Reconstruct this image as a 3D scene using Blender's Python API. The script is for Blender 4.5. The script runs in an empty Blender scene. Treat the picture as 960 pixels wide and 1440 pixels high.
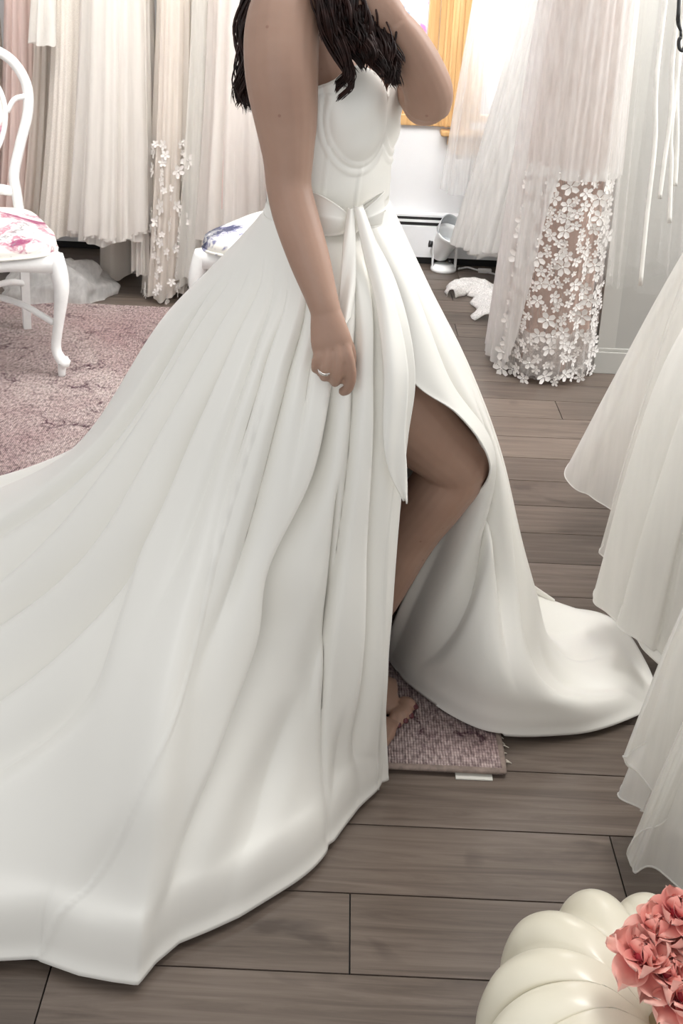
import bpy, bmesh, math, random
import numpy as np
from mathutils import Vector, noise as mnoise

S = bpy.context.scene
COL = S.collection
random.seed(7)
rng = np.random.default_rng(7)
R = math.radians

# ------------------------------------------------------------------ camera
FPX, PX, PY, HC = 1500.0, 480.0, 350.0, 1.40
TH = math.atan(450 / 1500.0)
RO = R(2.6)
_r = np.array([1, 0, 0.0]); _u = np.array([0, math.sin(TH), math.cos(TH)])
FW = np.array([0, math.cos(TH), -math.sin(TH)])
RR = math.cos(RO) * _r + math.sin(RO) * _u
UU = math.cos(RO) * _u - math.sin(RO) * _r
CP = np.array([0, 0, HC])
cam = bpy.data.cameras.new('camera'); camo = bpy.data.objects.new('camera', cam); COL.objects.link(camo)
cam.sensor_fit = 'VERTICAL'; cam.sensor_height = 36.0; cam.lens = 36.0 * FPX / 1440.0
cam.shift_y = -(720 - PY) / 1440.0
cam.clip_start = 0.05
from mathutils import Matrix
camo.matrix_world = Matrix(((RR[0], UU[0], -FW[0], 0), (RR[1], UU[1], -FW[1], 0), (RR[2], UU[2], -FW[2], HC), (0, 0, 0, 1)))
S.camera = camo

def at(x, y, D):
    d = FW + RR * (x - PX) / FPX - UU * (y - PY) / FPX
    return CP + d * (D / d[1])
def fl(x, y, z=0.0):
    d = FW + RR * (x - PX) / FPX - UU * (y - PY) / FPX
    return CP + d * ((z - HC) / d[2])

# ------------------------------------------------------------------ world, lights, exposure
w = bpy.data.worlds.new('overcast_sky'); S.world = w; w.use_nodes = True
bg = w.node_tree.nodes['Background']; bg.inputs[0].default_value = (0.97, 0.985, 1.0, 1); bg.inputs[1].default_value = 0.62
def area(name, loc, target, size, power, color=(1, 1, 1), sy=None, spread=None):
    l = bpy.data.lights.new(name, 'AREA'); l.energy = power; l.color = color; l.size = size
    if sy: l.shape = 'RECTANGLE'; l.size_y = sy
    if spread: l.spread = spread
    o = bpy.data.objects.new(name, l); COL.objects.link(o); o.location = loc
    o.rotation_euler = (Vector(target) - Vector(loc)).to_track_quat('-Z', 'Y').to_euler()
    return o
area('window_daylight', (0.55, 5.1, 2.0), (0.2, 1.6, 0.2), 1.6, 320, (0.97, 0.985, 1.0), 1.5)
area('side_window_daylight', (2.6, 2.4, 2.2), (0.0, 1.5, 0.4), 1.3, 92, (1.0, 0.99, 0.97), 1.6)
area('overhead_fill', (-0.6, 0.9, 2.7), (-0.5, 1.6, 0.4), 1.4, 5, (1.0, 0.975, 0.94), 1.4)  # added weak fill from above, no fixture behind it
area('overhead_fill', (0.75, 1.75, 2.68), (0.42, 1.7, 0.2), 0.7, 11, (1.0, 0.985, 0.96), 0.7, 1.9)  # added overhead light for highlights on the right train and folds
area('front_fill', (-1.0, -2.6, 1.9), (-0.1, 1.7, 0.5), 2.4, 26, (1.0, 0.99, 0.97), 1.6)  # added frontal fill behind the camera, not a known window
area('overhead_fill', (-0.9, 2.9, 2.65), (-0.8, 4.15, 0.7), 1.2, 19, (1.0, 0.955, 0.91), 0.8, 1.9)  # added light to brighten the gowns on the back-left rail
area('overhead_fill', (0.6, 2.9, 2.65), (0.6, 4.2, 0.6), 1.0, 22, (1.0, 0.985, 0.97), 0.8, 1.9)  # invented overhead light that lifts the wall and gowns by the windows
S.view_settings.view_transform = 'Standard'; S.view_settings.look = 'None'
S.view_settings.exposure = 0.11; S.view_settings.gamma = 1.0
S.view_settings.use_curve_mapping = False
S.cycles.transparent_max_bounces = 40
S.cycles.max_bounces = 10; S.cycles.transmission_bounces = 8

# ------------------------------------------------------------------ materials
def newmat(name):
    m = bpy.data.materials.new(name); m.use_nodes = True
    nt = m.node_tree; b = nt.nodes['Principled BSDF']
    return m, nt, b
def N(nt, t, **k):
    n = nt.nodes.new(t)
    for a, v in k.items(): setattr(n, a, v)
    return n
def coords(nt, scale=(1, 1, 1), rot=(0, 0, 0), kind='Object'):
    tc = N(nt, 'ShaderNodeTexCoord'); mp = N(nt, 'ShaderNodeMapping')
    mp.inputs['Scale'].default_value = scale; mp.inputs['Rotation'].default_value = rot
    nt.links.new(tc.outputs[kind], mp.inputs[0]); return mp.outputs[0]
def ramp(nt, src, stops):
    r = N(nt, 'ShaderNodeValToRGB'); e = r.color_ramp.elements
    while len(e) < len(stops): e.new(0.5)
    for q, (p, c) in zip(e, stops):
        q.position = p; q.color = (*c, 1) if len(c) == 3 else c
    nt.links.new(src, r.inputs[0]); return r.outputs[0]
def noise(nt, vec, scale, detail=4, rough=0.55, dist=0.0):
    n = N(nt, 'ShaderNodeTexNoise'); n.inputs['Scale'].default_value = scale; n.inputs['Detail'].default_value = detail
    n.inputs['Roughness'].default_value = rough; n.inputs['Distortion'].default_value = dist
    nt.links.new(vec, n.inputs['Vector']); return n.outputs['Fac']
def bump(nt, b, h, strength, dist=0.002):
    n = N(nt, 'ShaderNodeBump'); n.inputs['Strength'].default_value = strength; n.inputs['Distance'].default_value = dist
    nt.links.new(h, n.inputs['Height']); nt.links.new(n.outputs[0], b.inputs['Normal'])
def mixc(nt, fac, a, b_, mode='MIX'):
    m = N(nt, 'ShaderNodeMix', data_type='RGBA', blend_type=mode)
    for i, v in ((0, fac), (6, a), (7, b_)):
        if isinstance(v, (int, float)): m.inputs[i].default_value = v
        elif isinstance(v, tuple): m.inputs[i].default_value = (*v, 1)
        else: nt.links.new(v, m.inputs[i])
    return m.outputs[2]
def plain(name, col, rough=0.5, var=0.06, scale=12, bmp=0.0, metal=0.0, sss=0.0, spec=0.5, bscale=60):
    m, nt, b = newmat(name)
    v = coords(nt); f = noise(nt, v, scale)
    c2 = tuple(max(0, x * (1 - 2 * var)) for x in col); c1 = tuple(min(1, x * (1 + var)) for x in col)
    nt.links.new(ramp(nt, f, [(0.3, c2), (0.7, c1)]), b.inputs['Base Color'])
    b.inputs['Roughness'].default_value = rough; b.inputs['Metallic'].default_value = metal
    b.inputs['Specular IOR Level'].default_value = spec
    if sss:
        b.inputs['Subsurface Weight'].default_value = sss; b.inputs['Subsurface Scale'].default_value = 0.01
        b.inputs['Subsurface Radius'].default_value = (1, 0.4, 0.25)
    if bmp: bump(nt, b, noise(nt, v, bscale), bmp)
    return m
def sheer(name, col, alpha=0.6, var=0.25, stretch=(25, 25, 1.5), trans=0.5, rough=0.8):
    m, nt, b = newmat(name); nt.nodes.remove(b)
    out = nt.nodes['Material Output']
    v = coords(nt, stretch); f = noise(nt, v, 2.0, 3)
    d = N(nt, 'ShaderNodeBsdfDiffuse'); d.inputs[0].default_value = (*col, 1)
    t = N(nt, 'ShaderNodeBsdfTranslucent'); t.inputs[0].default_value = (*col, 1)
    mx = N(nt, 'ShaderNodeMixShader'); mx.inputs[0].default_value = trans
    nt.links.new(d.outputs[0], mx.inputs[1]); nt.links.new(t.outputs[0], mx.inputs[2])
    if alpha >= 1:
        nt.links.new(mx.outputs[0], out.inputs[0]); return m
    tr = N(nt, 'ShaderNodeBsdfTransparent'); tr.inputs[0].default_value = (1, 1, 1, 1)
    mp = N(nt, 'ShaderNodeMapRange'); mp.inputs[1].default_value = 0.3; mp.inputs[2].default_value = 0.7
    mp.inputs[3].default_value = max(0, alpha - var * 0.5); mp.inputs[4].default_value = min(1, alpha + var * 0.5)
    nt.links.new(f, mp.inputs[0])
    m2 = N(nt, 'ShaderNodeMixShader'); nt.links.new(mp.outputs[0], m2.inputs[0])
    nt.links.new(tr.outputs[0], m2.inputs[1]); nt.links.new(mx.outputs[0], m2.inputs[2])
    nt.links.new(m2.outputs[0], out.inputs[0]); return m

M = {}
def satin():
    m, nt, b = newmat('ivory_satin')
    b.inputs['Base Color'].default_value = (0.845, 0.825, 0.770, 1)
    b.inputs['Roughness'].default_value = 0.36; b.inputs['Specular IOR Level'].default_value = 0.45
    b.inputs['Sheen Weight'].default_value = 0.15
    v = coords(nt, (1, 1, 1)); bump(nt, b, noise(nt, v, 900, 2), 0.08, 0.0006)
    return m
M['satin'] = satin()
def skin():
    m, nt, b = newmat('skin')
    v = coords(nt); f = noise(nt, v, 7, 5)
    c = ramp(nt, f, [(0.3, (0.325, 0.192, 0.137)), (0.7, (0.405, 0.255, 0.187))])
    mole = N(nt, 'ShaderNodeTexVoronoi'); mole.inputs['Scale'].default_value = 26; nt.links.new(v, mole.inputs['Vector'])
    c = mixc(nt, ramp(nt, mole.outputs['Distance'], [(0.045, (0.55,) * 3), (0.07, (0,) * 3)]), c, (0.22, 0.10, 0.07))
    nt.links.new(c, b.inputs['Base Color'])
    b.inputs['Roughness'].default_value = 0.5; b.inputs['Subsurface Weight'].default_value = 0.12
    b.inputs['Subsurface Scale'].default_value = 0.008; b.inputs['Subsurface Radius'].default_value = (1, 0.35, 0.2)
    bump(nt, b, noise(nt, v, 260, 2), 0.06, 0.0008)
    return m
M['skin'] = skin()
M['nail'] = plain('dark_red_polish', (0.10, 0.012, 0.02), 0.2)
M['hair'] = plain('dark_brown_hair', (0.022, 0.008, 0.006), 0.42, 0.45, 60, 0.3, spec=0.25)
M['ring'] = plain('silver_ring', (0.8, 0.76, 0.72), 0.18, 0.03, metal=1.0)
M['lip'] = plain('lip', (0.45, 0.16, 0.15), 0.4)
M['iris'] = plain('brown_iris', (0.03, 0.018, 0.012), 0.2)
M['brow'] = plain('dark_brow', (0.05, 0.025, 0.018), 0.6)
M['eye'] = plain('eye_white', (0.8, 0.78, 0.76), 0.2)
M['paint'] = plain('white_painted_wood', (0.80, 0.80, 0.79), 0.42, 0.03, 30, 0.05)
M['wall'] = plain('white_wall', (0.78, 0.785, 0.79), 0.75, 0.02, 3)
M['greywall'] = plain('warm_grey_wall', (0.36, 0.35, 0.325), 0.7, 0.02, 4)
M['trimgrey'] = plain('grey_trim_paint', (0.43, 0.42, 0.39), 0.5, 0.02, 4)
M['enamel'] = plain('white_enamel', (0.82, 0.83, 0.84), 0.35, 0.02)
M['dark'] = plain('dark_slot', (0.012, 0.011, 0.011), 0.6)
M['rubber'] = plain('black_plastic', (0.015, 0.015, 0.016), 0.4)
M['plastic'] = plain('white_plastic', (0.82, 0.83, 0.83), 0.3, 0.02)
M['lens'] = plain('grey_reflector', (0.52, 0.55, 0.57), 0.25, 0.05)
M['pumpkin'] = plain('cream_pumpkin_skin', (0.80, 0.75, 0.61), 0.28, 0.03, 5, 0.03)
M['stem'] = plain('dry_stem', (0.35, 0.27, 0.15), 0.7, 0.2, 30, 0.4)
M['cord'] = plain('white_cord', (0.8, 0.8, 0.8), 0.4)

def wood_frame():
    m, nt, b = newmat('honey_oak')
    v = coords(nt, (40, 40, 2.0)); f = noise(nt, v, 1.5, 6, 0.6, 0.6)
    nt.links.new(ramp(nt, f, [(0.25, (0.52, 0.29, 0.11)), (0.55, (0.66, 0.41, 0.18)), (0.8, (0.76, 0.51, 0.26))]), b.inputs['Base Color'])
    b.inputs['Roughness'].default_value = 0.35; return m
M['oak'] = wood_frame()

def plank_mat():
    m, nt, b = newmat('taupe_laminate')
    oi = N(nt, 'ShaderNodeObjectInfo')
    tc = N(nt, 'ShaderNodeTexCoord')
    ad = N(nt, 'ShaderNodeVectorMath', operation='MULTIPLY_ADD')
    cmb = N(nt, 'ShaderNodeCombineXYZ')
    mm = N(nt, 'ShaderNodeMath', operation='MULTIPLY'); mm.inputs[1].default_value = 37.0
    nt.links.new(oi.outputs['Random'], mm.inputs[0]); nt.links.new(mm.outputs[0], cmb.inputs[0]); nt.links.new(mm.outputs[0], cmb.inputs[1])
    ad.inputs[1].default_value = (1.2, 26, 1); nt.links.new(tc.outputs['Object'], ad.inputs[0]); nt.links.new(cmb.outputs[0], ad.inputs[2])
    f = noise(nt, ad.outputs[0], 2.2, 8, 0.66, 0.9)
    c = ramp(nt, f, [(0.22, (0.064, 0.047, 0.037)), (0.48, (0.122, 0.094, 0.076)), (0.75, (0.188, 0.150, 0.124))])
    ad2 = N(nt, 'ShaderNodeVectorMath', operation='MULTIPLY_ADD'); ad2.inputs[1].default_value = (3, 9, 1)
    nt.links.new(tc.outputs['Object'], ad2.inputs[0]); nt.links.new(cmb.outputs[0], ad2.inputs[2])
    f2 = noise(nt, ad2.outputs[0], 1.3, 3, 0.5, 1.0)
    c = mixc(nt, ramp(nt, f2, [(0.60, (0, 0, 0)), (0.74, (0.7, 0.7, 0.7))]), c, (0.055, 0.040, 0.033))
    val = N(nt, 'ShaderNodeMapRange'); val.inputs[3].default_value = 0.82; val.inputs[4].default_value = 1.15
    nt.links.new(oi.outputs['Random'], val.inputs[0])
    hs = N(nt, 'ShaderNodeHueSaturation'); nt.links.new(val.outputs[0], hs.inputs['Value']); nt.links.new(c, hs.inputs['Color'])
    nt.links.new(hs.outputs[0], b.inputs['Base Color'])
    b.inputs['Roughness'].default_value = 0.29; b.inputs['Specular IOR Level'].default_value = 0.5
    bump(nt, b, f, 0.18, 0.001); return m
M['plank'] = plank_mat()

def rug_mat():
    m, nt, b = newmat('distressed_pink_rug')
    v = coords(nt)
    big = noise(nt, v, 2.0, 6, 0.65, 0.6)
    base = ramp(nt, big, [(0.30, (0.36, 0.262, 0.26)), (0.5, (0.43, 0.36, 0.345)), (0.70, (0.50, 0.455, 0.43))])
    n2 = N(nt, 'ShaderNodeTexNoise'); n2.inputs['Scale'].default_value = 9; n2.inputs['Detail'].default_value = 5; nt.links.new(v, n2.inputs['Vector'])
    orns = []
    for sc, w0 in ((7.0, 0.05), (15.0, 0.06)):
        vo = N(nt, 'ShaderNodeTexVoronoi', feature='DISTANCE_TO_EDGE'); vo.inputs['Scale'].default_value = sc
        dv = N(nt, 'ShaderNodeVectorMath', operation='MULTIPLY_ADD'); dv.inputs[1].default_value = (0.30, 0.30, 0.30)
        nt.links.new(n2.outputs['Color'], dv.inputs[0]); nt.links.new(v, dv.inputs[2]); nt.links.new(dv.outputs[0], vo.inputs['Vector'])
        orns.append(ramp(nt, vo.outputs['Distance'], [(0.0, (1, 1, 1)), (w0 * .5, (0.8, 0.8, 0.8)), (w0, (0, 0, 0))]))
    orn = mixc(nt, 0.5, orns[0], orns[1], 'ADD')
    wear = ramp(nt, noise(nt, v, 7, 8, 0.78), [(0.47, (0, 0, 0)), (0.60, (1, 1, 1))])
    orn = mixc(nt, 1.0, orn, wear, 'MULTIPLY')
    c = mixc(nt, orn, base, (0.105, 0.060, 0.075))
    blot = ramp(nt, noise(nt, v, 16, 6, 0.75), [(0.58, (0, 0, 0)), (0.72, (0.55, 0.55, 0.55))])
    c = mixc(nt, blot, c, (0.16, 0.11, 0.12))
    wv = N(nt, 'ShaderNodeTexWave', bands_direction='X'); wv.inputs['Scale'].default_value = 62; wv.inputs['Distortion'].default_value = 2.0; wv.inputs['Detail'].default_value = 2
    wv2 = N(nt, 'ShaderNodeTexWave', bands_direction='Y'); wv2.inputs['Scale'].default_value = 50; wv2.inputs['Distortion'].default_value = 3.0
    nt.links.new(v, wv.inputs[0]); nt.links.new(v, wv2.inputs[0])
    fine = noise(nt, coords(nt, (150, 75, 1)), 1.0, 2)
    sp = ramp(nt, fine, [(0.35, (0.45, 0.40, 0.41)), (0.62, (1.4, 1.36, 1.34))])
    c = mixc(nt, 0.8, c, sp, 'MULTIPLY')
    c = mixc(nt, 0.45, c, ramp(nt, wv.outputs['Fac'], [(0.15, (0.45, 0.36, 0.38)), (0.6, (1.1, 1.1, 1.08))]), 'MULTIPLY')
    c = mixc(nt, 0.25, c, ramp(nt, wv2.outputs['Fac'], [(0.15, (0.5, 0.42, 0.44)), (0.6, (1.1, 1.1, 1.1))]), 'MULTIPLY')
    nt.links.new(c, b.inputs['Base Color']); b.inputs['Roughness'].default_value = 0.95; b.inputs['Specular IOR Level'].default_value = 0.1
    bump(nt, b, wv.outputs['Fac'], 0.6, 0.003); return m
M['rug'] = rug_mat()
M['rugedge'] = plain('brown_rug_binding', (0.26, 0.20, 0.17), 0.95, 0.15, 80, 0.6)
M['fringe'] = plain('cream_fringe', (0.72, 0.66, 0.56), 0.9)
M['pad'] = plain('cream_rug_pad', (0.70, 0.68, 0.62), 0.9)

def floral(name, c1, c2, c3):
    m, nt, b = newmat(name)
    v = coords(nt)
    d = noise(nt, v, 6.0, 3, 0.5, 1.2); d2 = noise(nt, coords(nt, (1, 1, 1), (1.1, .4, .9)), 5.0, 4, 0.6, 1.5)
    fine = noise(nt, v, 35, 3, 0.6, 2.0)
    base = ramp(nt, noise(nt, v, 14, 3), [(0.3, (0.78, 0.76, 0.70)), (0.7, (0.84, 0.83, 0.78))])
    f1 = mixc(nt, 1.0, ramp(nt, d, [(0.51, (0, 0, 0)), (0.55, (1, 1, 1))]), ramp(nt, fine, [(0.35, (0.25,) * 3), (0.55, (1, 1, 1))]), 'MULTIPLY')
    c = mixc(nt, f1, base, c1)
    c = mixc(nt, ramp(nt, d, [(0.60, (0, 0, 0)), (0.63, (0.9,) * 3)]), c, c3)
    f2 = mixc(nt, 1.0, ramp(nt, d2, [(0.60, (0, 0, 0)), (0.63, (0.8,) * 3)]), ramp(nt, fine, [(0.45, (0, 0, 0)), (0.55, (1, 1, 1))]), 'MULTIPLY')
    c = mixc(nt, f2, c, c2)
    nt.links.new(c, b.inputs['Base Color']); b.inputs['Roughness'].default_value = 0.8
    bump(nt, b, noise(nt, v, 400, 1), 0.2, 0.001); return m
M['floral_pink'] = floral('pink_floral_upholstery', (0.48, 0.23, 0.29), (0.22, 0.20, 0.22), (0.26, 0.04, 0.12))
M['floral_navy'] = floral('navy_floral_upholstery', (0.20, 0.20, 0.32), (0.42, 0.42, 0.40), (0.035, 0.04, 0.10))

def shade_mat():
    m, nt, b = newmat('printed_shade')
    v = coords(nt); d = noise(nt, v, 7, 3, 0.5, 0.8); d2 = noise(nt, coords(nt, (1, 1, 1), (0.5, 0.3, 1)), 6, 3, 0.5, 0.8)
    c = mixc(nt, ramp(nt, d, [(0.52, (0, 0, 0)), (0.58, (1, 1, 1))]), (0.9, 0.92, 0.95), (0.22, 0.33, 0.52))
    c = mixc(nt, ramp(nt, d2, [(0.58, (0, 0, 0)), (0.64, (1, 1, 1))]), c, (0.75, 0.35, 0.55))
    nt.links.new(c, b.inputs['Base Color']); b.inputs['Roughness'].default_value = 0.8
    b.inputs['Transmission Weight'].default_value = 0.0
    t = N(nt, 'ShaderNodeBsdfTranslucent'); nt.links.new(c, t.inputs[0])
    mx = N(nt, 'ShaderNodeMixShader'); mx.inputs[0].default_value = 0.6
    nt.links.new(b.outputs[0], mx.inputs[1]); nt.links.new(t.outputs[0], mx.inputs[2]); nt.links.new(mx.outputs[0], nt.nodes['Material Output'].inputs[0])
    return m
M['shade'] = shade_mat()
def glass():
    m, nt, b = newmat('window_glass')
    t = N(nt, 'ShaderNodeBsdfTransparent'); g = N(nt, 'ShaderNodeBsdfGlossy'); g.inputs['Roughness'].default_value = 0.02
    fr = N(nt, 'ShaderNodeFresnel'); mx = N(nt, 'ShaderNodeMixShader'); nt.links.new(fr.outputs[0], mx.inputs[0])
    nt.links.new(t.outputs[0], mx.inputs[1]); nt.links.new(g.outputs[0], mx.inputs[2]); nt.links.new(mx.outputs[0], nt.nodes['Material Output'].inputs[0])
    return m
M['glass'] = glass()
def petal_mat():
    m, nt, b = newmat('coral_silk_petal')
    v = coords(nt); f = noise(nt, v, 40, 3)
    ln = N(nt, 'ShaderNodeVectorMath', operation='LENGTH'); nt.links.new(v, ln.inputs[0])
    ad = N(nt, 'ShaderNodeMath', operation='MULTIPLY_ADD'); ad.inputs[1].default_value = 17.0; nt.links.new(ln.outputs['Value'], ad.inputs[0])
    sc = N(nt, 'ShaderNodeMath', operation='MULTIPLY_ADD'); sc.inputs[1].default_value = 0.5; sc.inputs[2].default_value = -0.25; nt.links.new(f, sc.inputs[0]); nt.links.new(sc.outputs[0], ad.inputs[2])
    nt.links.new(ramp(nt, ad.outputs[0], [(0.12, (0.60, 0.10, 0.11)), (0.42, (0.76, 0.27, 0.22)), (0.80, (0.88, 0.56, 0.46))]), b.inputs['Base Color'])
    b.inputs['Roughness'].default_value = 0.6; b.inputs['Sheen Weight'].default_value = 0.2; return m
M['petal'] = petal_mat()
M['petalcore'] = plain('dark_coral', (0.42, 0.03, 0.05), 0.6)
# gown cloths
M['tulle_white'] = sheer('white_tulle', (0.90, 0.89, 0.875), 0.80, 0.2, trans=0.62)
M['tulle_veil'] = sheer('thin_white_veil', (0.88, 0.88, 0.88), 0.42, 0.25)
M['tulle_grey'] = sheer('thin_grey_veil', (0.84, 0.83, 0.80), 0.09, 0.08)
M['tulle_warm'] = sheer('warm_white_tulle', (0.90, 0.87, 0.835), 0.82, 0.14, (12, 12, 1.2))
M['tulle_ivory'] = sheer('ivory_tulle', (0.88, 0.825, 0.77), 0.84, 0.14, (12, 12, 1.2))
M['tulle_lace'] = sheer('thin_blush_tulle', (0.86, 0.82, 0.79), 0.26, 0.2)
M['tulle_over'] = sheer('white_over_tulle', (0.91, 0.90, 0.885), 0.74, 0.22)
M['organza'] = sheer('ivory_organza', (0.93, 0.915, 0.88), 0.84, 0.10)
M['organza_thick'] = sheer('ivory_organza_layers', (0.93, 0.915, 0.88), 0.96, 0.06, trans=0.35)
M['tulle_pink'] = sheer('blush_tulle', (0.84, 0.72, 0.68), 0.85, 0.2)
M['lining_white'] = sheer('white_lining', (0.85, 0.84, 0.82), 1.0, trans=0.3)
M['lining_cream'] = sheer('cream_lining', (0.84, 0.79, 0.73), 1.0, trans=0.3)
M['lining_blush'] = sheer('blush_lining', (0.64, 0.48, 0.41), 1.0, trans=0.25)
M['lining_pink'] = sheer('pink_lining', (0.78, 0.62, 0.59), 1.0, trans=0.25)
M['applique'] = plain('white_lace_applique', (0.83, 0.80, 0.77), 0.8, 0.04)
M['ribbon'] = plain('ivory_satin_ribbon', (0.82, 0.80, 0.75), 0.4)
def lace(name, col, alpha_lo, sc):
    m, nt, b = newmat(name); nt.nodes.remove(b)
    v = coords(nt); vo = N(nt, 'ShaderNodeTexVoronoi', feature='DISTANCE_TO_EDGE'); vo.inputs['Scale'].default_value = sc
    n2 = N(nt, 'ShaderNodeTexNoise'); n2.inputs['Scale'].default_value = sc * 0.8; nt.links.new(v, n2.inputs['Vector'])
    dv = N(nt, 'ShaderNodeVectorMath', operation='MULTIPLY_ADD'); dv.inputs[1].default_value = (0.08,) * 3
    nt.links.new(n2.outputs['Color'], dv.inputs[0]); nt.links.new(v, dv.inputs[2]); nt.links.new(dv.outputs[0], vo.inputs['Vector'])
    a = ramp(nt, vo.outputs['Distance'], [(0.03, (1, 1, 1)), (0.12, (alpha_lo,) * 3)])
    d = N(nt, 'ShaderNodeBsdfDiffuse'); d.inputs[0].default_value = (*col, 1)
    t = N(nt, 'ShaderNodeBsdfTranslucent'); t.inputs[0].default_value = (*col, 1)
    mx = N(nt, 'ShaderNodeMixShader'); mx.inputs[0].default_value = 0.35
    nt.links.new(d.outputs[0], mx.inputs[1]); nt.links.new(t.outputs[0], mx.inputs[2])
    tr = N(nt, 'ShaderNodeBsdfTransparent'); m2 = N(nt, 'ShaderNodeMixShader')
    nt.links.new(a, m2.inputs[0]); nt.links.new(tr.outputs[0], m2.inputs[1]); nt.links.new(mx.outputs[0], m2.inputs[2])
    nt.links.new(m2.outputs[0], nt.nodes['Material Output'].inputs[0]); return m
M['lace'] = lace('ivory_lace', (0.88, 0.83, 0.77), 0.86, 95)
M['lace_white'] = lace('white_lace', (0.89, 0.87, 0.85), 0.72, 60)

# ------------------------------------------------------------------ builders
ORG = {}
def thing(name, label, cat, loc=(0, 0, 0), group=None):
    o = bpy.data.objects.new(name, None); COL.objects.link(o); o.location = Vector(loc); o.empty_display_size = 0.1
    o['label'] = label; o['category'] = cat
    if group: o['group'] = group
    ORG[o] = np.array(loc, float); return o
def tag(o, label, cat, group=None):
    o['label'] = label; o['category'] = cat
    if group: o['group'] = group
    return o
def struct(o): o['kind'] = 'structure'; return o
def obj(name, verts, faces, mat, parent=None, smooth=True, label=None, origin=None):
    verts = np.asarray(verts, float)
    org = ORG[parent] if parent is not None else (np.array(origin, float) if origin is not None else np.zeros(3))
    me = bpy.data.meshes.new(name)
    me.from_pydata((verts - org).tolist(), [], [list(map(int, f)) for f in faces]); me.update()
    if smooth: me.polygons.foreach_set('use_smooth', [True] * len(me.polygons))
    me.materials.append(mat)
    o = bpy.data.objects.new(name, me); COL.objects.link(o)
    if parent is not None: o.parent = parent
    else: o.location = Vector(org)
    ORG[o] = org
    if label: o['label'] = label
    return o
def mod(o, t, **k):
    m = o.modifiers.new(t.lower(), t)
    for a, v in k.items(): setattr(m, a, v)
    return m

class MB:
    def __init__(s): s.v = []; s.f = []
    def add(s, v, f):
        n = len(s.v); s.v.extend(np.asarray(v, float).tolist()); s.f.extend([[i + n for i in q] for q in f]); return s
    def box(s, lo, hi):
        x0, y0, z0 = lo; x1, y1, z1 = hi
        return s.add([(x0, y0, z0), (x1, y0, z0), (x1, y1, z0), (x0, y1, z0), (x0, y0, z1), (x1, y0, z1), (x1, y1, z1), (x0, y1, z1)],
                     [(3, 2, 1, 0), (4, 5, 6, 7), (0, 1, 5, 4), (1, 2, 6, 5), (2, 3, 7, 6), (3, 0, 4, 7)])
    def grid(s, P, wrapu=False):
        nu, nv = P.shape[:2]; f = []
        for i in range(nu if wrapu else nu - 1):
            a = i * nv; b = ((i + 1) % nu) * nv
            for j in range(nv - 1): f.append((a + j, b + j, b + j + 1, a + j + 1))
        return s.add(P.reshape(-1, 3), f)
    def tube(s, pts, radii, seg=12, side=None, sub=1, caps=True):
        pts = np.array(pts, float); rad = np.array([(r, r) if np.isscalar(r) else r for r in radii], float)
        if sub > 1:
            n = (len(pts) - 1) * sub + 1; t = np.arange(len(pts)); q = np.linspace(0, len(pts) - 1, n)
            pts = herm(t, pts, q); rad = np.maximum(herm(t, rad, q), 1e-4)
        T = np.gradient(pts, axis=0); T /= np.linalg.norm(T, axis=1)[:, None] + 1e-12
        ref = np.array(side if side is not None else (0.31, 0.2, 0.93), float)
        rings = []; prev = None
        for p, t, r in zip(pts, T, rad):
            a = ref if side is not None or prev is None else prev
            a = a - t * (a @ t)
            if np.linalg.norm(a) < 1e-6: a = np.cross(t, (1, 0, 0))
            a /= np.linalg.norm(a); b = np.cross(t, a); prev = a
            ph = np.linspace(0, 2 * np.pi, seg, endpoint=False)
            rings.append(p + np.outer(np.cos(ph) * r[0], a) + np.outer(np.sin(ph) * r[1], b))
        n0 = len(s.v); nr = len(rings)
        v = np.concatenate(rings); f = []
        for i in range(nr - 1):
            for j in range(seg): f.append((i * seg + j, i * seg + (j + 1) % seg, (i + 1) * seg + (j + 1) % seg, (i + 1) * seg + j))
        if caps:
            e0 = pts[0] - T[0] * min(rad[0]) * 0.5; e1 = pts[-1] + T[-1] * min(rad[-1]) * 0.5
            v = np.concatenate([v, [e0, e1]]); k = nr * seg
            for j in range(seg):
                f.append((k, (j + 1) % seg, j)); f.append((k + 1, (nr - 1) * seg + j, (nr - 1) * seg + (j + 1) % seg))
        return s.add(v, f)
    def ball(s, c, r, nu=16, nv=10):
        r = (r, r, r) if np.isscalar(r) else r
        v = []; f = []
        for i in range(nv + 1):
            a = math.pi * i / nv
            for j in range(nu):
                b = 2 * math.pi * j / nu
                v.append((c[0] + r[0] * math.sin(a) * math.cos(b), c[1] + r[1] * math.sin(a) * math.sin(b), c[2] + r[2] * math.cos(a)))
        for i in range(nv):
            for j in range(nu): f.append((i * nu + j, (i + 1) * nu + j, (i + 1) * nu + (j + 1) % nu, i * nu + (j + 1) % nu))
        return s.add(v, f)
    def lathe(s, prof, c, axis=(0, 0, 1), seg=32):
        ax = Vector(axis).normalized(); q = Vector((0, 0, 1)).rotation_difference(ax)
        v = []
        for r, z in prof:
            for j in range(seg):
                a = 2 * math.pi * j / seg; p = q @ Vector((r * math.cos(a), r * math.sin(a), z)); v.append((c[0] + p.x, c[1] + p.y, c[2] + p.z))
        f = [(i * seg + j, i * seg + (j + 1) % seg, (i + 1) * seg + (j + 1) % seg, (i + 1) * seg + j) for i in range(len(prof) - 1) for j in range(seg)]
        return s.add(v, f)
    def make(s, name, mat, parent=None, smooth=True, label=None, origin=None):
        return obj(name, s.v, s.f, mat, parent, smooth, label, origin)

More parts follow.
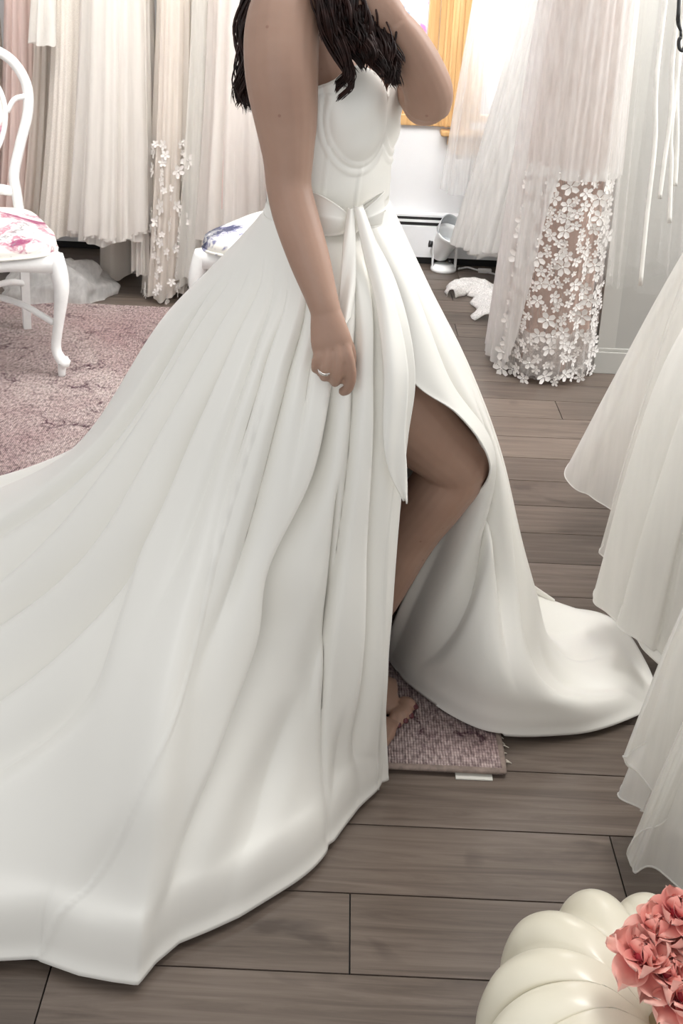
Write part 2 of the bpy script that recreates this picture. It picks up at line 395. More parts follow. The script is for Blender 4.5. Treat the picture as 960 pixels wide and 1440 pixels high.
def herm(t, P, q):
    """smooth interpolation through the points P at the parameters t"""
    t = np.asarray(t, float); P = np.asarray(P, float); q = np.asarray(q, float)
    n = len(t); d = np.diff(P, axis=0) / np.diff(t).reshape(-1, *([1] * (P.ndim - 1)))
    m = np.zeros_like(P); m[0] = d[0]; m[-1] = d[-1]
    if n > 2:
        h = np.diff(t).reshape(-1, *([1] * (P.ndim - 1)))
        m[1:-1] = (d[:-1] * h[1:] + d[1:] * h[:-1]) / (h[1:] + h[:-1])
    i = np.clip(np.searchsorted(t, q, side='right') - 1, 0, n - 2)
    h = (t[i + 1] - t[i]); x = ((q - t[i]) / h); sh = (-1,) + (1,) * (P.ndim - 1)
    x = x.reshape(sh); h = h.reshape(sh)
    return (2 * x**3 - 3 * x**2 + 1) * P[i] + (x**3 - 2 * x**2 + x) * h * m[i] + (-2 * x**3 + 3 * x**2) * P[i + 1] + (x**3 - x**2) * h * m[i + 1]
def loft(lines, nu, nv, us=None):
    L = []
    for l in lines:
        l = np.array(l, float); c = np.concatenate([[0], np.cumsum(np.linalg.norm(np.diff(l, axis=0), axis=1) + 1e-6)]); c /= c[-1]
        L.append(herm(c, l, np.linspace(0, 1, nv)))
    L = np.array(L); us = np.arange(len(L)) if us is None else np.array(us, float)
    uq = np.linspace(us[0], us[-1], nu)
    return herm(us, L, uq), uq
def normals(P):
    du = np.gradient(P, axis=0); dv = np.gradient(P, axis=1)
    n = np.cross(du, dv); return n / (np.linalg.norm(n, axis=2)[..., None] + 1e-12)
def sm(x, a, b): x = np.clip((x - a) / (b - a), 0, 1); return x * x * (3 - 2 * x)

# ------------------------------------------------------------------ floor: base and single planks
YB = 4.55                                            # back wall
floor = struct(MB().box((-2.7, 0.1, -0.03), (2.3, YB + 0.1, -0.006)).make('floor', M['dark'], smooth=False))
ROWW, ROW0 = 0.1308, 1.139
PL = 1.22
pm = MB().box((0, 0.0012, -0.006), (PL - 0.0024, ROWW - 0.0012, 0.0))
plank_me = None
known = {0: 0.0585, 1: 0.482 - PL + 1.22, -1: -0.357, 7: 0.457, 12: 0.90}
known[1] = 0.482
rr2 = random.Random(3)
for k in range(-7, 27):
    y0 = ROW0 + k * ROWW
    off = known.get(k, rr2.uniform(-0.6, 0.6))
    for j in range(-3, 3):
        x0 = off + j * PL
        if x0 + PL < -2.4 or x0 > 1.9: continue
        if y0 > YB - 0.05: continue
        if plank_me is None:
            p = pm.make('plank', M['plank'], floor, smooth=False); plank_me = p.data
        else:
            p = bpy.data.objects.new('plank', plank_me); COL.objects.link(p); p.parent = floor
        p.location = (x0, y0, 0)

# ------------------------------------------------------------------ back wall with two windows
zs = at(600, 176, YB)[2]                              # bottom of the window casings
wa = at(613, 60, YB)[0]; wb = at(655, 60, YB)[0]
W1 = (wa - 0.80, wa + 0.01); W2 = (wb + 0.04, wb + 0.80); ZT = 2.15
mb = MB()
for x0, x1, z0, z1 in ((-2.7, W1[0], 0, 2.7), (W1[1], W2[0], 0, 2.7), (W2[1], 2.3, 0, 2.7),
                       (W1[0], W1[1], 0, zs + 0.02), (W2[0], W2[1], 0, zs + 0.02), (W1[0], W1[1], ZT, 2.7), (W2[0], W2[1], ZT, 2.7)):
    mb.box((x0, YB, z0), (x1, YB + 0.12, z1))
wall_back = struct(mb.make('wall_back', M['wall'], smooth=False))
def window(name, x0, x1, z0, cas, sill):
    f = MB()
    f.box((x0 - cas, YB - 0.02, z0), (x0, YB - 0.001, ZT)).box((x1, YB - 0.02, z0), (x1 + cas, YB - 0.001, ZT)).box((x0 - cas, YB - 0.02, ZT), (x1 + cas, YB - 0.001, ZT + cas))
    for q in (0.28, 0.62):                            # raised beads of the casing
        for e in (x0 - cas, x1): f.box((e + cas * q, YB - 0.028, z0), (e + cas * (q + 0.16), YB - 0.019, ZT))
    if not sill: f.box((x0 + 0.0005, YB - 0.018, z0 - 0.001), (x1 - 0.0005, YB - 0.001, z0 + 0.045))
    o = struct(f.make(name, M['oak'], smooth=False)); mod(o, 'BEVEL', width=0.003, segments=2)
    s = MB()
    s.box((x0, YB + 0.01, z0 + 0.03), (x0 + 0.045, YB + 0.05, ZT)).box((x1 - 0.045, YB + 0.01, z0 + 0.03), (x1, YB + 0.05, ZT))
    s.box((x0 + 0.045, YB + 0.01, z0 + 0.03), (x1 - 0.045, YB + 0.05, z0 + 0.06)).box((x0 + 0.045, YB + 0.01, ZT - 0.05), (x1 - 0.045, YB + 0.05, ZT))
    s.make('sash', M['oak'], o, smooth=False)
    MB().box((x0 + 0.04, YB + 0.028, z0 + 0.055), (x1 - 0.04, YB + 0.032, ZT - 0.045)).make('pane', M['glass'], o, smooth=False)
    if sill:
        sl = MB().box((x0 - cas - 0.045, YB - 0.06, z0 - 0.025), (x1 + cas + 0.045, YB + 0.01, z0)).make('sill', M['oak'], o, smooth=False); mod(sl, 'BEVEL', width=0.008, segments=3)
        a = MB()
        for i, (d, h0, h1) in enumerate(((0.030, 0.025, 0.065), (0.024, 0.065, 0.085), (0.016, 0.085, 0.105))):
            a.box((x0 - cas - 0.012 + i * 0.008, YB - d, z0 - h1), (x1 + cas + 0.012 - i * 0.008, YB - 0.001, z0 - h0))
        a.make('apron', M['oak'], o, smooth=False)
    return o
CW = (W2[0] - W1[1]) / 2
window('window_1', W1[0], W1[1], zs, CW, False)
window('window_2', W2[0], W2[1], zs - 0.012, CW, True)
sh = MB()
sg = []
xs = np.linspace(W1[0] + 0.05, W1[1] - 0.05, 60); zz = np.linspace(zs + 0.14, ZT - 0.06, 8)
sh.grid(np.array([[(x, YB + 0.020 + 0.004 * math.sin(x * 60), z) for z in zz] for x in xs]))
o = sh.make('printed_shade', M['shade'], origin=(W1[0], YB, 1.3)); mod(o, 'SOLIDIFY', thickness=0.002)
tag(o, 'white window shade printed with blue and pink flowers in the oak window', 'window shade')

# heater along the back wall
hx0, hx1 = -2.3, 1.3
hz = at(600, 305, YB - 0.07)[2]
t = thing('baseboard_heater', 'long low white baseboard heater with dark slots under the windows', 'heater', (0, YB, 0))
h = MB().box((hx0, YB - 0.07, 0.035), (hx1, YB - 0.001, hz - 0.045)).box((hx0, YB - 0.035, hz - 0.045), (hx1, YB - 0.001, hz - 0.005)).box((hx0, YB - 0.055, hz - 0.005), (hx1, YB - 0.001, hz + 0.004))
h.make('housing', M['enamel'], t, smooth=False)
MB().box((hx0 + 0.01, YB - 0.052, hz - 0.044), (hx1 - 0.01, YB - 0.036, hz - 0.006)).make('grille', M['dark'], t, smooth=False)
MB().box((hx0, YB - 0.06, hz - 0.028), (hx1, YB - 0.052, hz - 0.018)).make('slat', M['enamel'], t, smooth=False)
MB().box((hx0, YB - 0.05, 0.0), (hx1, YB - 0.002, 0.034)).make('toe_shade', M['dark'], t, smooth=False)  # solid dark strip standing in for the shade under the housing

# wall jog on the right, with baseboard
cx, cy = fl(833, 525)[:2]
cx += 0.012; cy += 0.012
mb = MB().box((cx, cy, 0), (2.3, YB, 2.7)); wr = struct(mb.make('wall_right', M['greywall'], smooth=False))
bh = at(833, 488, cy)[2]
b = MB().box((cx - 0.012, cy - 0.012, 0), (2.3, cy, bh - 0.012)).box((cx - 0.012, cy, 0), (cx, YB - 0.08, bh - 0.012))
b.box((cx - 0.007, cy - 0.007, bh - 0.012), (2.3, cy, bh)).box((cx - 0.007, cy, bh - 0.012), (cx, YB - 0.08, bh))
bb = struct(b.make('baseboard_right', M['trimgrey'], smooth=False)); mod(bb, 'BEVEL', width=0.002, segments=2)
tr = struct(MB().box((cx - 0.004, cy - 0.004, bh), (cx + 0.055, cy, 2.7)).make('trim_1', M['trimgrey'], smooth=False))
struct(MB().box((-2.8, 0.6, 0), (-2.7, YB + 0.1, 2.7)).make('wall_left', M['wall'], smooth=False))

# ------------------------------------------------------------------ rug
rx1, ry0, ry1, rx0 = 0.322, 1.522, 3.76, -2.55
nx, ny = 120, 100
P = np.zeros((nx, ny, 3))
for i, x in enumerate(np.linspace(rx0, rx1, nx)):
    for j, y in enumerate(np.linspace(ry0, ry1, ny)):
        z = 0.013 + 0.002 * mnoise.noise((x * 3, y * 3, 0))
        P[i, j] = (x + 0.006 * mnoise.noise((y * 2, 5, 0)), y + 0.008 * mnoise.noise((x * 2, 9, 0)), z)
rug = MB().grid(P)
ed = np.concatenate([P[:, 0], P[-1, 1:], P[::-1, -1][1:], P[0, ::-1][1:]])
rug.grid(np.stack([np.concatenate([ed, ed[:1]]), np.concatenate([ed, ed[:1]]) * (1, 1, 0) + (0, 0, 0.001)], 1))
rug_o = rug.make('area_rug', M['rug'])
tag(rug_o, 'large faded pink and purple patterned rug with worn pile on the wood floor', 'rug')
q = ed + (0, 0, -0.004)
MB().tube(q[:nx + ny - 1], [(0.005, 0.008)] * (nx + ny - 1), 8).make('binding', M['rugedge'], rug_o)
fr = MB()
for y in np.arange(ry0 + 0.02, ry0 + 0.9, 0.011):
    l = rng.uniform(0.010, 0.022); dy = rng.uniform(-.006, .006)
    fr.tube([(rx1, y, 0.008), (rx1 + l * .6, y + dy, 0.006), (rx1 + l, y + dy * 1.6, 0.002)], [0.0014, 0.0012, 0.0008], 5)
fo = fr.make('fringe', M['fringe'], rug_o); fo['kind'] = 'stuff'
pd = fl(640, 1092); pe = fl(692, 1096)
MB().box((pd[0], ry0 - 0.016, 0.0008), (pe[0], ry0 + 0.05, 0.003)).make('rug_pad', M['pad'], rug_o, smooth=False)

# ------------------------------------------------------------------ French chairs
def make_chair(label, uph, group):
    t = thing('french_chair', label, 'chair', group=group)
    P_ = M['paint']; SH = 0.40
    # cabriole front legs
    for sx in (-1, 1):
        x, y = 0.215 * sx, -0.20; o = 0.70 * sx
        pts = [(x, y, SH - 0.005), (x + o * .015, y - .010, SH - .06), (x + o * .022, y - .016, 0.28), (x + o * .006, y - .004, 0.17), (x - o * .006, y + .004, 0.09), (x + o * .010, y - .010, 0.055), (x + o * .022, y - .020, 0.048), (x + o * .014, y - .014, 0.034), (x + o * .012, y - .012, 0.0)]
        rad = [(.026, .026), (.027, .027), (.023, .023), (.0165, .0165), (.0155, .0155), (.017, .017), (.021, .021), (.014, .014), (.0115, .0115)]
        MB().tube(pts, rad, 14, (1, 0, 0), 3).make('leg', P_, t)
    for sx in (-1, 1):
        x = 0.17 * sx
        MB().tube([(x, .19, SH), (x, .195, .25), (x * 1.02, .215, .1), (x * 1.04, .235, 0)], [(.021, .024), (.020, .022), (.018, .020), (.016, .018)], 4, (1, 1, 0), 2).make('leg', P_, t, smooth=False)
    # apron with a waved lower edge
    for name, a, b_ in (('apron', (-.215, -.215), (.215, -.215)), ('apron', (.222, -.2), (.18, .2)), ('apron', (-.222, -.2), (-.18, .2)), ('apron', (-.18, .2), (.18, .2))):
        a = np.array(a); b_ = np.array(b_); n = 24; d = b_ - a; nrm = np.array([d[1], -d[0]]) / np.linalg.norm(d) * 0.011
        v = []; f = []
        for i in range(n + 1):
            q = i / n; p = a + d * q; lo = SH - 0.055 + 0.022 * abs(math.sin(math.pi * q)) ** 1.5 - 0.010 * math.exp(-((q - .5) / .12) ** 2)
            for s_ in (1, -1):
                c = p + nrm * s_; v += [(c[0], c[1], lo), (c[0], c[1], SH)]
        for i in range(n):
            k = 4 * i; f += [(k, k + 4, k + 5, k + 1), (k + 3, k + 7, k + 6, k + 2), (k + 1, k + 5, k + 7, k + 3), (k + 2, k + 6, k + 4, k)]
        obj(name, v, f, P_, t)
    # cushion
    nu, nr = 48, 12; G = np.zeros((nu, nr, 3))
    for i in range(nu):
        a = 2 * math.pi * i / nu; c, s_ = math.cos(a), math.sin(a)
        ex = 0.24 * np.sign(c) * abs(c) ** 0.42; ey = 0.235 * np.sign(s_) * abs(s_) ** 0.42
        ex *= 1 - 0.09 * (ey / 0.235 + 1)
        for j in range(nr):
            q = j / (nr - 1)
            if j == 0: G[i, j] = (ex, ey, SH)
            elif j == 1: G[i, j] = (ex * 1.02, ey * 1.02, SH + .02)
            elif j == 2: G[i, j] = (ex * 1.0, ey * 1.0, SH + .042)
            else:
                k = 1 - ((j - 2) / (nr - 3)); G[i, j] = (ex * k * .98, ey * k * .98, SH + .042 + .034 * (1 - k ** 2.6))
    MB().grid(G, True).make('seat_cushion', uph, t)
    pp = G[:, 1] + (0, 0, -0.016); pp = np.concatenate([pp, pp[:1]]); MB().tube(pp, [0.0045] * len(pp), 6).make('piping', uph, t)
    # stretchers curving in between the legs
    for sx in (-1, 1):
        MB().tube([(.205 * sx, -.195, .175), (.12 * sx, -.11, .215), (.03 * sx, -.01, .222), (.0, .03, .22)], [(.011, .008)] * 4, 10, (0, 0, 1), 5).make('stretcher', P_, t)
        MB().tube([(.172 * sx, .205, .175), (.11 * sx, .13, .21), (.03 * sx, .05, .222), (.0, .03, .22)], [(.011, .008)] * 4, 10, (0, 0, 1), 5).make('stretcher', P_, t)
    # balloon back
    def yb(z): return .205 + .10 * ((z - SH) / .58) ** 1.4 if z > SH else .205
    outl = [(.168, SH), (.158, .50), (.155, .56), (.182, .66), (.212, .76), (.212, .85), (.170, .925), (.10, .965), (0, .985)]
    full = [(x, yb(z), z) for x, z in outl] + [(-x, yb(z), z) for x, z in outl[::-1][1:]]
    MB().tube(full, [(.021, .017)] * len(full), 14, (0, 1, 0.15), 5).make('back_frame', P_, t)
    inn = []
    for i in range(49):
        a = 2 * math.pi * i / 48; x = .138 * math.sin(a) * (1 - .18 * math.cos(a) * -1 * .0); z = .745 - .175 * math.cos(a); x *= 1 + .10 * (z - .745) / .175; inn.append((x, yb(z) - .004, z))
    MB().tube(inn, [(.011, .009)] * 49, 8, (0, 1, .15)).make('inner_frame', P_, t)
    c = np.array([(0, yb(.745), .745)]); g = np.zeros((48, 7, 3)); ii = np.array(inn[:48])
    for j in range(7):
        k = 1 - j / 6; g[:, j] = c + (ii - c) * k; g[:, j, 1] -= .018 * (1 - k ** 2)
    MB().grid(g, True).make('back_cushion', uph, t)
    g2 = g.copy(); g2[:, :, 1] = ii[:, None, 1] + .012; MB().grid(g2[:, ::-1], True).make('back_panel', uph, t)
    MB().tube([(-.155, yb(.50), .50), (0, yb(.5), .525), (.155, yb(.50), .50)], [(.018, .012)] * 3, 10, (0, 0, 1), 6).make('back_rail', P_, t)
    MB().tube([(0, yb(.52), .515), (0, yb(.55), .58)], [(.03, .01), (.02, .008)], 10, (1, 0, 0)).make('splat', P_, t)
    for sx in (-1, 1):
        MB().tube([(.205 * sx, yb(.81) - .004, .81), (.17 * sx, yb(.78), .80), (.145 * sx, yb(.76), .76)], [.010, .009, .008], 8, None, 4).make('back_strut', P_, t)
    return t
def place_chair(t, ang, corner_local, corner_world):
    c, s_ = math.cos(ang), math.sin(ang); lx, ly = corner_local
    t.rotation_euler = (0, 0, ang); t.location = (corner_world[0] - (c * lx - s_ * ly), corner_world[1] - (s_ * lx + c * ly), 0.012)
ch1 = make_chair('white painted chair with balloon back and pink flowered seat standing on the pink rug', M['floral_pink'], 'french chairs')
place_chair(ch1, R(24), (0.225, -0.212), (fl(88, 533)[0], fl(88, 533)[1]))
ch2 = make_chair('white chair with navy flowered seat half hidden behind the bride', M['floral_navy'], 'french chairs')
place_chair(ch2, R(-20), (-0.235, -0.225), at(272, 340, 3.2)[:2])

# ------------------------------------------------------------------ white spot lamp on the floor by the heater
lp = fl(624, 384); LS = 1.0
t = thing('spot_lamp', 'small white spot lamp with black knob on the wood floor under the window', 'lamp', (lp[0], lp[1] + 0.04, 0))
L0 = np.array([lp[0], lp[1] + 0.04, 0])
MB().lathe([(0, 0), (.054, 0), (.056, .006), (.055, .016), (.045, .020), (.043, .026), (0, .026)], L0).make('base', M['plastic'], t)
for s_ in (-1, 1): MB().box(L0 + (.049 * s_ - .004, -.012, .02), L0 + (.050 * s_ + .004, .012, .13)).make('yoke', M['plastic'], t, smooth=False)
ax = np.array([0.30, -0.42, 0.86]); ax /= np.linalg.norm(ax); hc = L0 + np.array([-.005, 0, .115])
MB().lathe([(0, -.072), (.03, -.070), (.042, -.055), (.046, 0), (.055, .055), (.062, .072), (.058, .074), (.050, .05), (.044, .0)], hc, ax).make('head', M['plastic'], t)
MB().lathe([(.046, .01), (.02, -.01), (0, -.012)], hc, ax).make('reflector', M['lens'], t)
# curved hood plate above the mouth
pts = []
e1 = np.cross(ax, (0, 0, 1.0)); e1 /= np.linalg.norm(e1); e2 = np.cross(e1, ax)
g = np.array([[hc + ax * (.070 + h) + (math.cos(a) * e1 + math.sin(a) * e2) * .060 for h in np.linspace(0, .055 * math.sin((a - .15) / (math.pi - .3) * math.pi) ** .6 + .001, 6)] for a in np.linspace(.15, math.pi - .15, 24)])
ho = MB().grid(g).make('hood', M['lens'], t); mod(ho, 'SOLIDIFY', thickness=0.003)
MB().lathe([(0, 0), (.014, 0), (.015, .016), (0, .018)], L0 + (-.055, 0, .115), (-1, 0, .1), 14).make('knob', M['rubber'], t)
MB().lathe([(0, 0), (.008, 0), (.008, .012), (0, .013)], L0 + (.02, -.045, .055), (0.3, -1, .1), 10).make('switch', M['rubber'], t)
cpx = [(633, 378), (645, 380), (657, 378), (668, 381), (681, 384), (694, 387), (712, 392)]
pts = [np.array([*fl(x, y)[:2], .006]) for x, y in cpx]; pts[0] = L0 + (.07, 0, .012)
c_o = MB().tube(pts, [.0045] * 7, 8, (0, 0, 1), 6).make('lamp_cord', M['cord'], origin=pts[2] * (1, 1, 0))
tag(c_o, 'white lamp cord with inline switch trailing over the wood floor', 'cord')
sp = pts[4]; MB().box(sp + (-.028, -.010, -.004), sp + (.028, .012, .012)).make('inline_switch', M['plastic'], c_o, smooth=False)

# ------------------------------------------------------------------ hanging gowns
def pleat_noise(n, amp, freq, seed):
    a = np.linspace(0, 2 * np.pi, n, endpoint=False); r = np.random.default_rng(seed); y = np.zeros(n)
    for k in range(1, 5):
        y += np.sin(a * round(freq * (0.55 + 0.35 * k)) + r.uniform(0, 6.28)) * (0.6 / k ** 0.6)
    return y * amp
def skirt(name, mat, parent, top, bot, rt, rb, zt, zb, amp=0.012, freq=14, seed=0, nu=180, nv=40, flare=1.6, hemwave=0.01, thick=0, lean=(0, 0)):
    """pleated cloth tube from an upper ellipse to a hem ellipse"""
    a = np.linspace(0, 2 * np.pi, nu, endpoint=False); pl = pleat_noise(nu, 1.0, freq, seed); r = np.random.default_rng(seed + 50)
    hw = pleat_noise(nu, hemwave, 5, seed + 9)
    P = np.zeros((nu, nv, 3))
    for j in range(nv):
        q = j / (nv - 1); e = q ** flare
        c = np.array(top) * (1 - e) + np.array(bot) * e
        rx = rt[0] * (1 - e) + rb[0] * e; ry = rt[1] * (1 - e) + rb[1] * e
        k = amp * (0.35 + 1.0 * q) * (pl + 0.25 * np.sin(a * 3 + q * 4 + seed))
        P[:, j, 0] = c[0] + np.cos(a) * (rx + k); P[:, j, 1] = c[1] + np.sin(a) * (ry + k)
        P[:, j, 2] = zt + (zb - zt) * q + hw * q ** 3
    o = MB().grid(P, True).make(name, mat, parent)
    if thick: mod(o, 'SOLIDIFY', thickness=thick)
    return o, P
def flower_mesh():
    mb = MB()
    for k in range(5):
        a = 2 * math.pi * k / 5; c, s_ = math.cos(a), math.sin(a)
        pr = [(0.08, 0, .05), (.55, -.34, .12), (1.0, -.22, .20), (1.06, .05, .16), (1.0, .26, .2), (.55, .34, .12), (.6, 0, .02)]
        v = [(c * x - s_ * y, s_ * x + c * y, z) for x, y, z in pr]
        mb.add(v, [(0, 1, 6), (1, 2, 6), (2, 3, 6), (3, 4, 6), (4, 5, 6), (5, 0, 6)])
    mb.ball((0, 0, .12), (.16, .16, .10), 6, 4)
    return mb
FM = None
def scatter_flowers(parent, P, Nn, cand, count, smin, smax, seed, mat, gap=0.9):
    """lace flowers sewn on a cloth grid, each a part of its own"""
    global FM
    r = np.random.default_rng(seed); used = []
    n = 0
    for _ in range(count * 30):
        if n >= count: break
        i, j = cand[r.integers(len(cand))]; p = P[i, j]; s_ = r.uniform(smin, smax)
        if any(np.linalg.norm(p - q) < (s_ + z) * gap for q, z in used): continue
        used.append((p, s_)); nn = Nn[i, j]
        if nn @ (CP - p) < 0: nn = -nn
        if FM is None:
            o = flower_mesh().make('lace_flower', mat); o.parent = parent; FM = o.data
        else:
            o = bpy.data.objects.new('lace_flower', FM); COL.objects.link(o); o.parent = parent
        if o.data.materials[0] is not mat: pass
        o.location = Vector(p + nn * 0.007 - ORG[parent])
        q = Vector(nn).to_track_quat('Z', 'Y'); o.rotation_euler = (q @ Vector((0, 0, 1)).rotation_difference(Vector((0, 0, 1)))).to_euler()
        from mathutils import Quaternion
        o.rotation_euler = (q @ Quaternion((0, 0, 1), r.uniform(0, 6.28))).to_euler()
        o.scale = (s_, s_ * r.uniform(.75, 1.1), s_ * .8); n += 1
def facing(P, Nn, fn):
    out = []
    for i in range(P.shape[0]):
        for j in range(P.shape[1]):
            if fn(i, j): out.append((i, j))
    return out
RAILZ = 1.86
def bodice_hanger(t, x, y, mat, w=0.11, ztop=1.55, zb=1.28):
    a = np.linspace(0, 2 * np.pi, 40, endpoint=False); P = np.zeros((40, 10, 3))
    for j in range(10):
        q = j / 9; rx = w * (0.62 + .38 * math.sin(q * 2.4)) ; ry = w * .8 * (0.6 + .3 * math.sin(q * 2.6))
        P[:, j] = np.stack([x + rx * np.cos(a), y + ry * np.sin(a), np.full(40, zb + (ztop - zb) * q) + .03 * np.cos(2 * a) * q], 1)
    MB().grid(P, True).make('bodice', mat, t)
    h = MB().tube([(x, y - .17, 1.62), (x, y - .07, 1.675), (x, y, 1.70), (x, y + .07, 1.675), (x, y + .17, 1.62)], [.008] * 5, 8, None, 4)
    h.tube([(x, y, 1.70), (x, y, 1.80), (x, y + .018, 1.83), (x, y + .012, RAILZ + .014), (x, y - .010, RAILZ + .016), (x, y - .018, RAILZ - .004)], [.0025] * 6, 6, None, 3)
    for s_ in (-1, 1): h.tube([(x, y + .10 * s_, 1.655), (x, y + .06 * s_, ztop)], [.003, .003], 5)
    h.make('hanger', M['oak'], t)
def rail(label, a, b):
    t = thing('clothes_rail', label, 'clothes rail', (a[0], a[1], 0))
    a = np.array(a, float); b = np.array(b, float)
    MB().tube([a, b], [.013, .013], 14).make('bar', M['ring'], t)
    for p in (a, b): MB().tube([p, p + (0, 0, .84)], [.008, .008], 10).make('ceiling_rod', M['ring'], t)
def px(x, D, y=300): return at(x, y, D)[0]
GD = 4.12
rail('metal clothes rail holding the row of gowns along the back wall', (px(-70, GD), GD, RAILZ), (px(395, GD), GD, RAILZ))
BACKG = 'gowns on the rail along the back wall'
def gown(label, xl, xr, hemy, D, mats, seed, amp=.014, freq=13, zt=1.30, lining=True, depth=.20, xt=None, rtop=.74, layers=1, zlin=None):
    xm, rx = (px(xl, D) + px(xr, D)) / 2, (px(xr, D) - px(xl, D)) / 2
    zb = max(at((xl + xr) / 2, hemy, D - depth * .7)[2], 0.02)
    xt = xm if xt is None else px(xt, D, 50)
    t = thing('wedding_gown', label, 'gown', (xt, GD, 0), BACKG)
    P = None
    for k in range(layers):
        o, P_ = skirt('skirt', M[mats[0]], t, (xt, D), (xm, D), (rx * rtop + .012 * k, depth * .7 + .012 * k), (rx + .014 * k, depth + .014 * k), zt, zb + .03 * k, amp, freq, seed + k)
        P = P_
    if lining:
        skirt('underskirt', M[mats[1]], t, (xt, D), (xm, D), (rx * rtop * .88, depth * .6), (rx * .86, depth * .84), zt, zb + .03 if zlin is None else zlin, amp * .7, freq, seed + 77)
    bodice_hanger(t, xt, D if abs(D - GD) < .09 else GD, M[mats[1]])
    return t, P
gown('beige lace gown with pearl straps at the far end of the rail', -60, 16, 330, 4.10, ('lace', 'lining_cream'), 1)
gown('ivory tulle gown with pale pink underskirt just behind the balloon chair back', 2, 62, 330, 4.12, ('tulle_pink', 'lining_pink'), 2, xt=40)
gown('ivory tulle gown with short flutter cape between pink skirt and lace skirt', 22, 84, 318, 4.16, ('tulle_ivory', 'lining_cream'), 3, xt=70)
t, P = gown('cream all-over lace gown beside the plain white tulle gown', 60, 128, 330, 4.03, ('lace', 'lining_cream'), 4, amp=.006, xt=108)
t, P = gown('plain white tulle gown with gathered hem, broadest in the back row', 104, 216, 338, 3.98, ('tulle_warm', 'lining_white'), 5, amp=.012, freq=15, xt=165, layers=2)
# gathered hem ruffle of that gown
Nn = normals(P)
rf = P[:, -3:].copy(); a = np.arange(P.shape[0])
ring = np.stack([P[:, -4] * 1.0, P[:, -2] + Nn[:, -2] * (.015 + .012 * np.sin(a * 1.3))[:, None], P[:, -1] + (0, 0, -.01) + Nn[:, -1] * (.005 + .012 * np.sin(a * 1.3 + 1))[:, None]], 1)
MB().grid(ring, True).make('hem_ruffle', M['tulle_warm'], t)
gown('cream satin gown with a smooth flared hem showing below the white tulle', 142, 192, 412, 4.16, ('lining_cream', 'lining_cream'), 6, amp=.004, freq=6, depth=.12)
gown('pale ivory chiffon gown between the white tulle and the flowered gown', 186, 214, 384, 3.95, ('tulle_warm', 'tulle_ivory'), 7, amp=.006, depth=.08, rtop=.9)
t, P = gown('champagne tulle gown with white lace flowers down to its hem', 206, 268, 432, 4.02, ('tulle_ivory', 'lining_cream'), 8, amp=.010, xt=250)
Nn = normals(P); P3 = P
scatter_flowers(t, P, Nn, facing(P, Nn, lambda i, j: j > 20 and P3[i, j, 1] < 3.97), 120, .014, .034, 5, M['applique'])
gown('soft white gown with wide horsehair bands behind the navy flowered chair', 244, 312, 398, 4.08, ('organza', 'lining_cream'), 9, xt=292, layers=2, zlin=.45)
gown('white layered tulle gown over pink lining, nearest the bride on the rail', 284, 392, 352, 3.94, ('tulle_warm', 'lining_pink'), 10, freq=12, xt=340, layers=2, zlin=.4)
# short sheer overlays (cape and banded tiers)
ca = thing('tulle_cape', 'sheer ivory flutter cape hanging over the gown by the balloon chair', 'cape', (px(80, 3.9), GD, 0))
skirt('drape', M['organza'], ca, (px(85, 3.93), 3.93), (px(78, 3.93), 3.93), (.03, .05), (px(96, 3.9) - px(78, 3.9), .10), 1.7, at(80, 62, 3.9)[2], .012, 5, 31, nu=80, nv=16)
bodice_hanger(ca, px(85, GD, 50), GD, M['lining_cream'], .06)
# bundle of white tulle on the floor
bp = fl(66, 434); t_b = MB()
g = np.zeros((60, 18, 3))
for i in range(60):
    for j in range(18):
        a = 2 * math.pi * i / 60; f_ = math.pi / 2 * j / 17; n_ = 1 + .22 * mnoise.noise((math.cos(a) * 2, math.sin(a) * 2, f_ * 2.4)) + .10 * mnoise.noise((math.cos(a) * 5, math.sin(a) * 5, f_ * 6))
        g[i, j] = (bp[0] + .21 * n_ * math.cos(a) * math.cos(f_), bp[1] + .17 + .15 * n_ * math.sin(a) * math.cos(f_), .004 + .125 * n_ * math.sin(f_))
o = MB().grid(g, True).make('tulle_bundle', M['tulle_white'], origin=(bp[0], bp[1] + .17, 0)); tag(o, 'crumpled white tulle bundle on the floor behind the balloon chair', 'tulle')

# ------------------------------------------------------------------ gowns at the window and by the grey wall
WIN = 'gowns hanging by the windows'
def pxl(lst): return [np.array(p, float) for p in lst]
rail('metal clothes rail in front of the second window', (px(640, 4.33, 0), 4.33, RAILZ), (px(812, 4.33, 0), 4.33, RAILZ))
xm = px(715, 4.36, 100)
t = thing('veil', 'sheer white veil glowing in front of the window beside the oak casing', 'veil', (xm, 4.36, 0))
skirt('veil_cloth', M['tulle_veil'], t, (xm, 4.36), (px(700, 4.36, 280), 4.36), (.13, .05), (px(700, 4.36) - px(622, 4.36), .08), 1.60, at(660, 275, 4.3)[2], .010, 12, 21, flare=1.2)
MB().tube([(xm, 4.33, 1.60), (xm, 4.33, 1.80), (xm, 4.345, RAILZ + .012), (xm, 4.325, RAILZ + .016), (xm, 4.31, RAILZ)], [.003] * 5, 6, None, 3).make('hanger', M['ring'], t)
t = thing('wedding_gown', 'plain white tulle gown hanging to the floor beside the spot lamp cord', 'gown', (px(790, 4.2, 100), 4.2, 0), WIN)
for k in range(2):
    skirt('skirt', M['tulle_white'], t, (px(795, 4.2, 60), 4.28), (px(712, 4.2, 360), 4.30), (.12 + .01 * k, .10), (px(712, 4.2, 360) - px(640, 4.2, 360) + .014 * k, .12), 1.36, at(680, 354, 4.2)[2], .012, 14, 22 + k, flare=1.1)
skirt('underskirt', M['lining_white'], t, (px(795, 4.2, 60), 4.28), (px(718, 4.2, 360), 4.30), (.10, .08), (px(712, 4.2, 360) - px(655, 4.2, 360), .09), 1.36, .12, .010, 9, 29, flare=1.1)
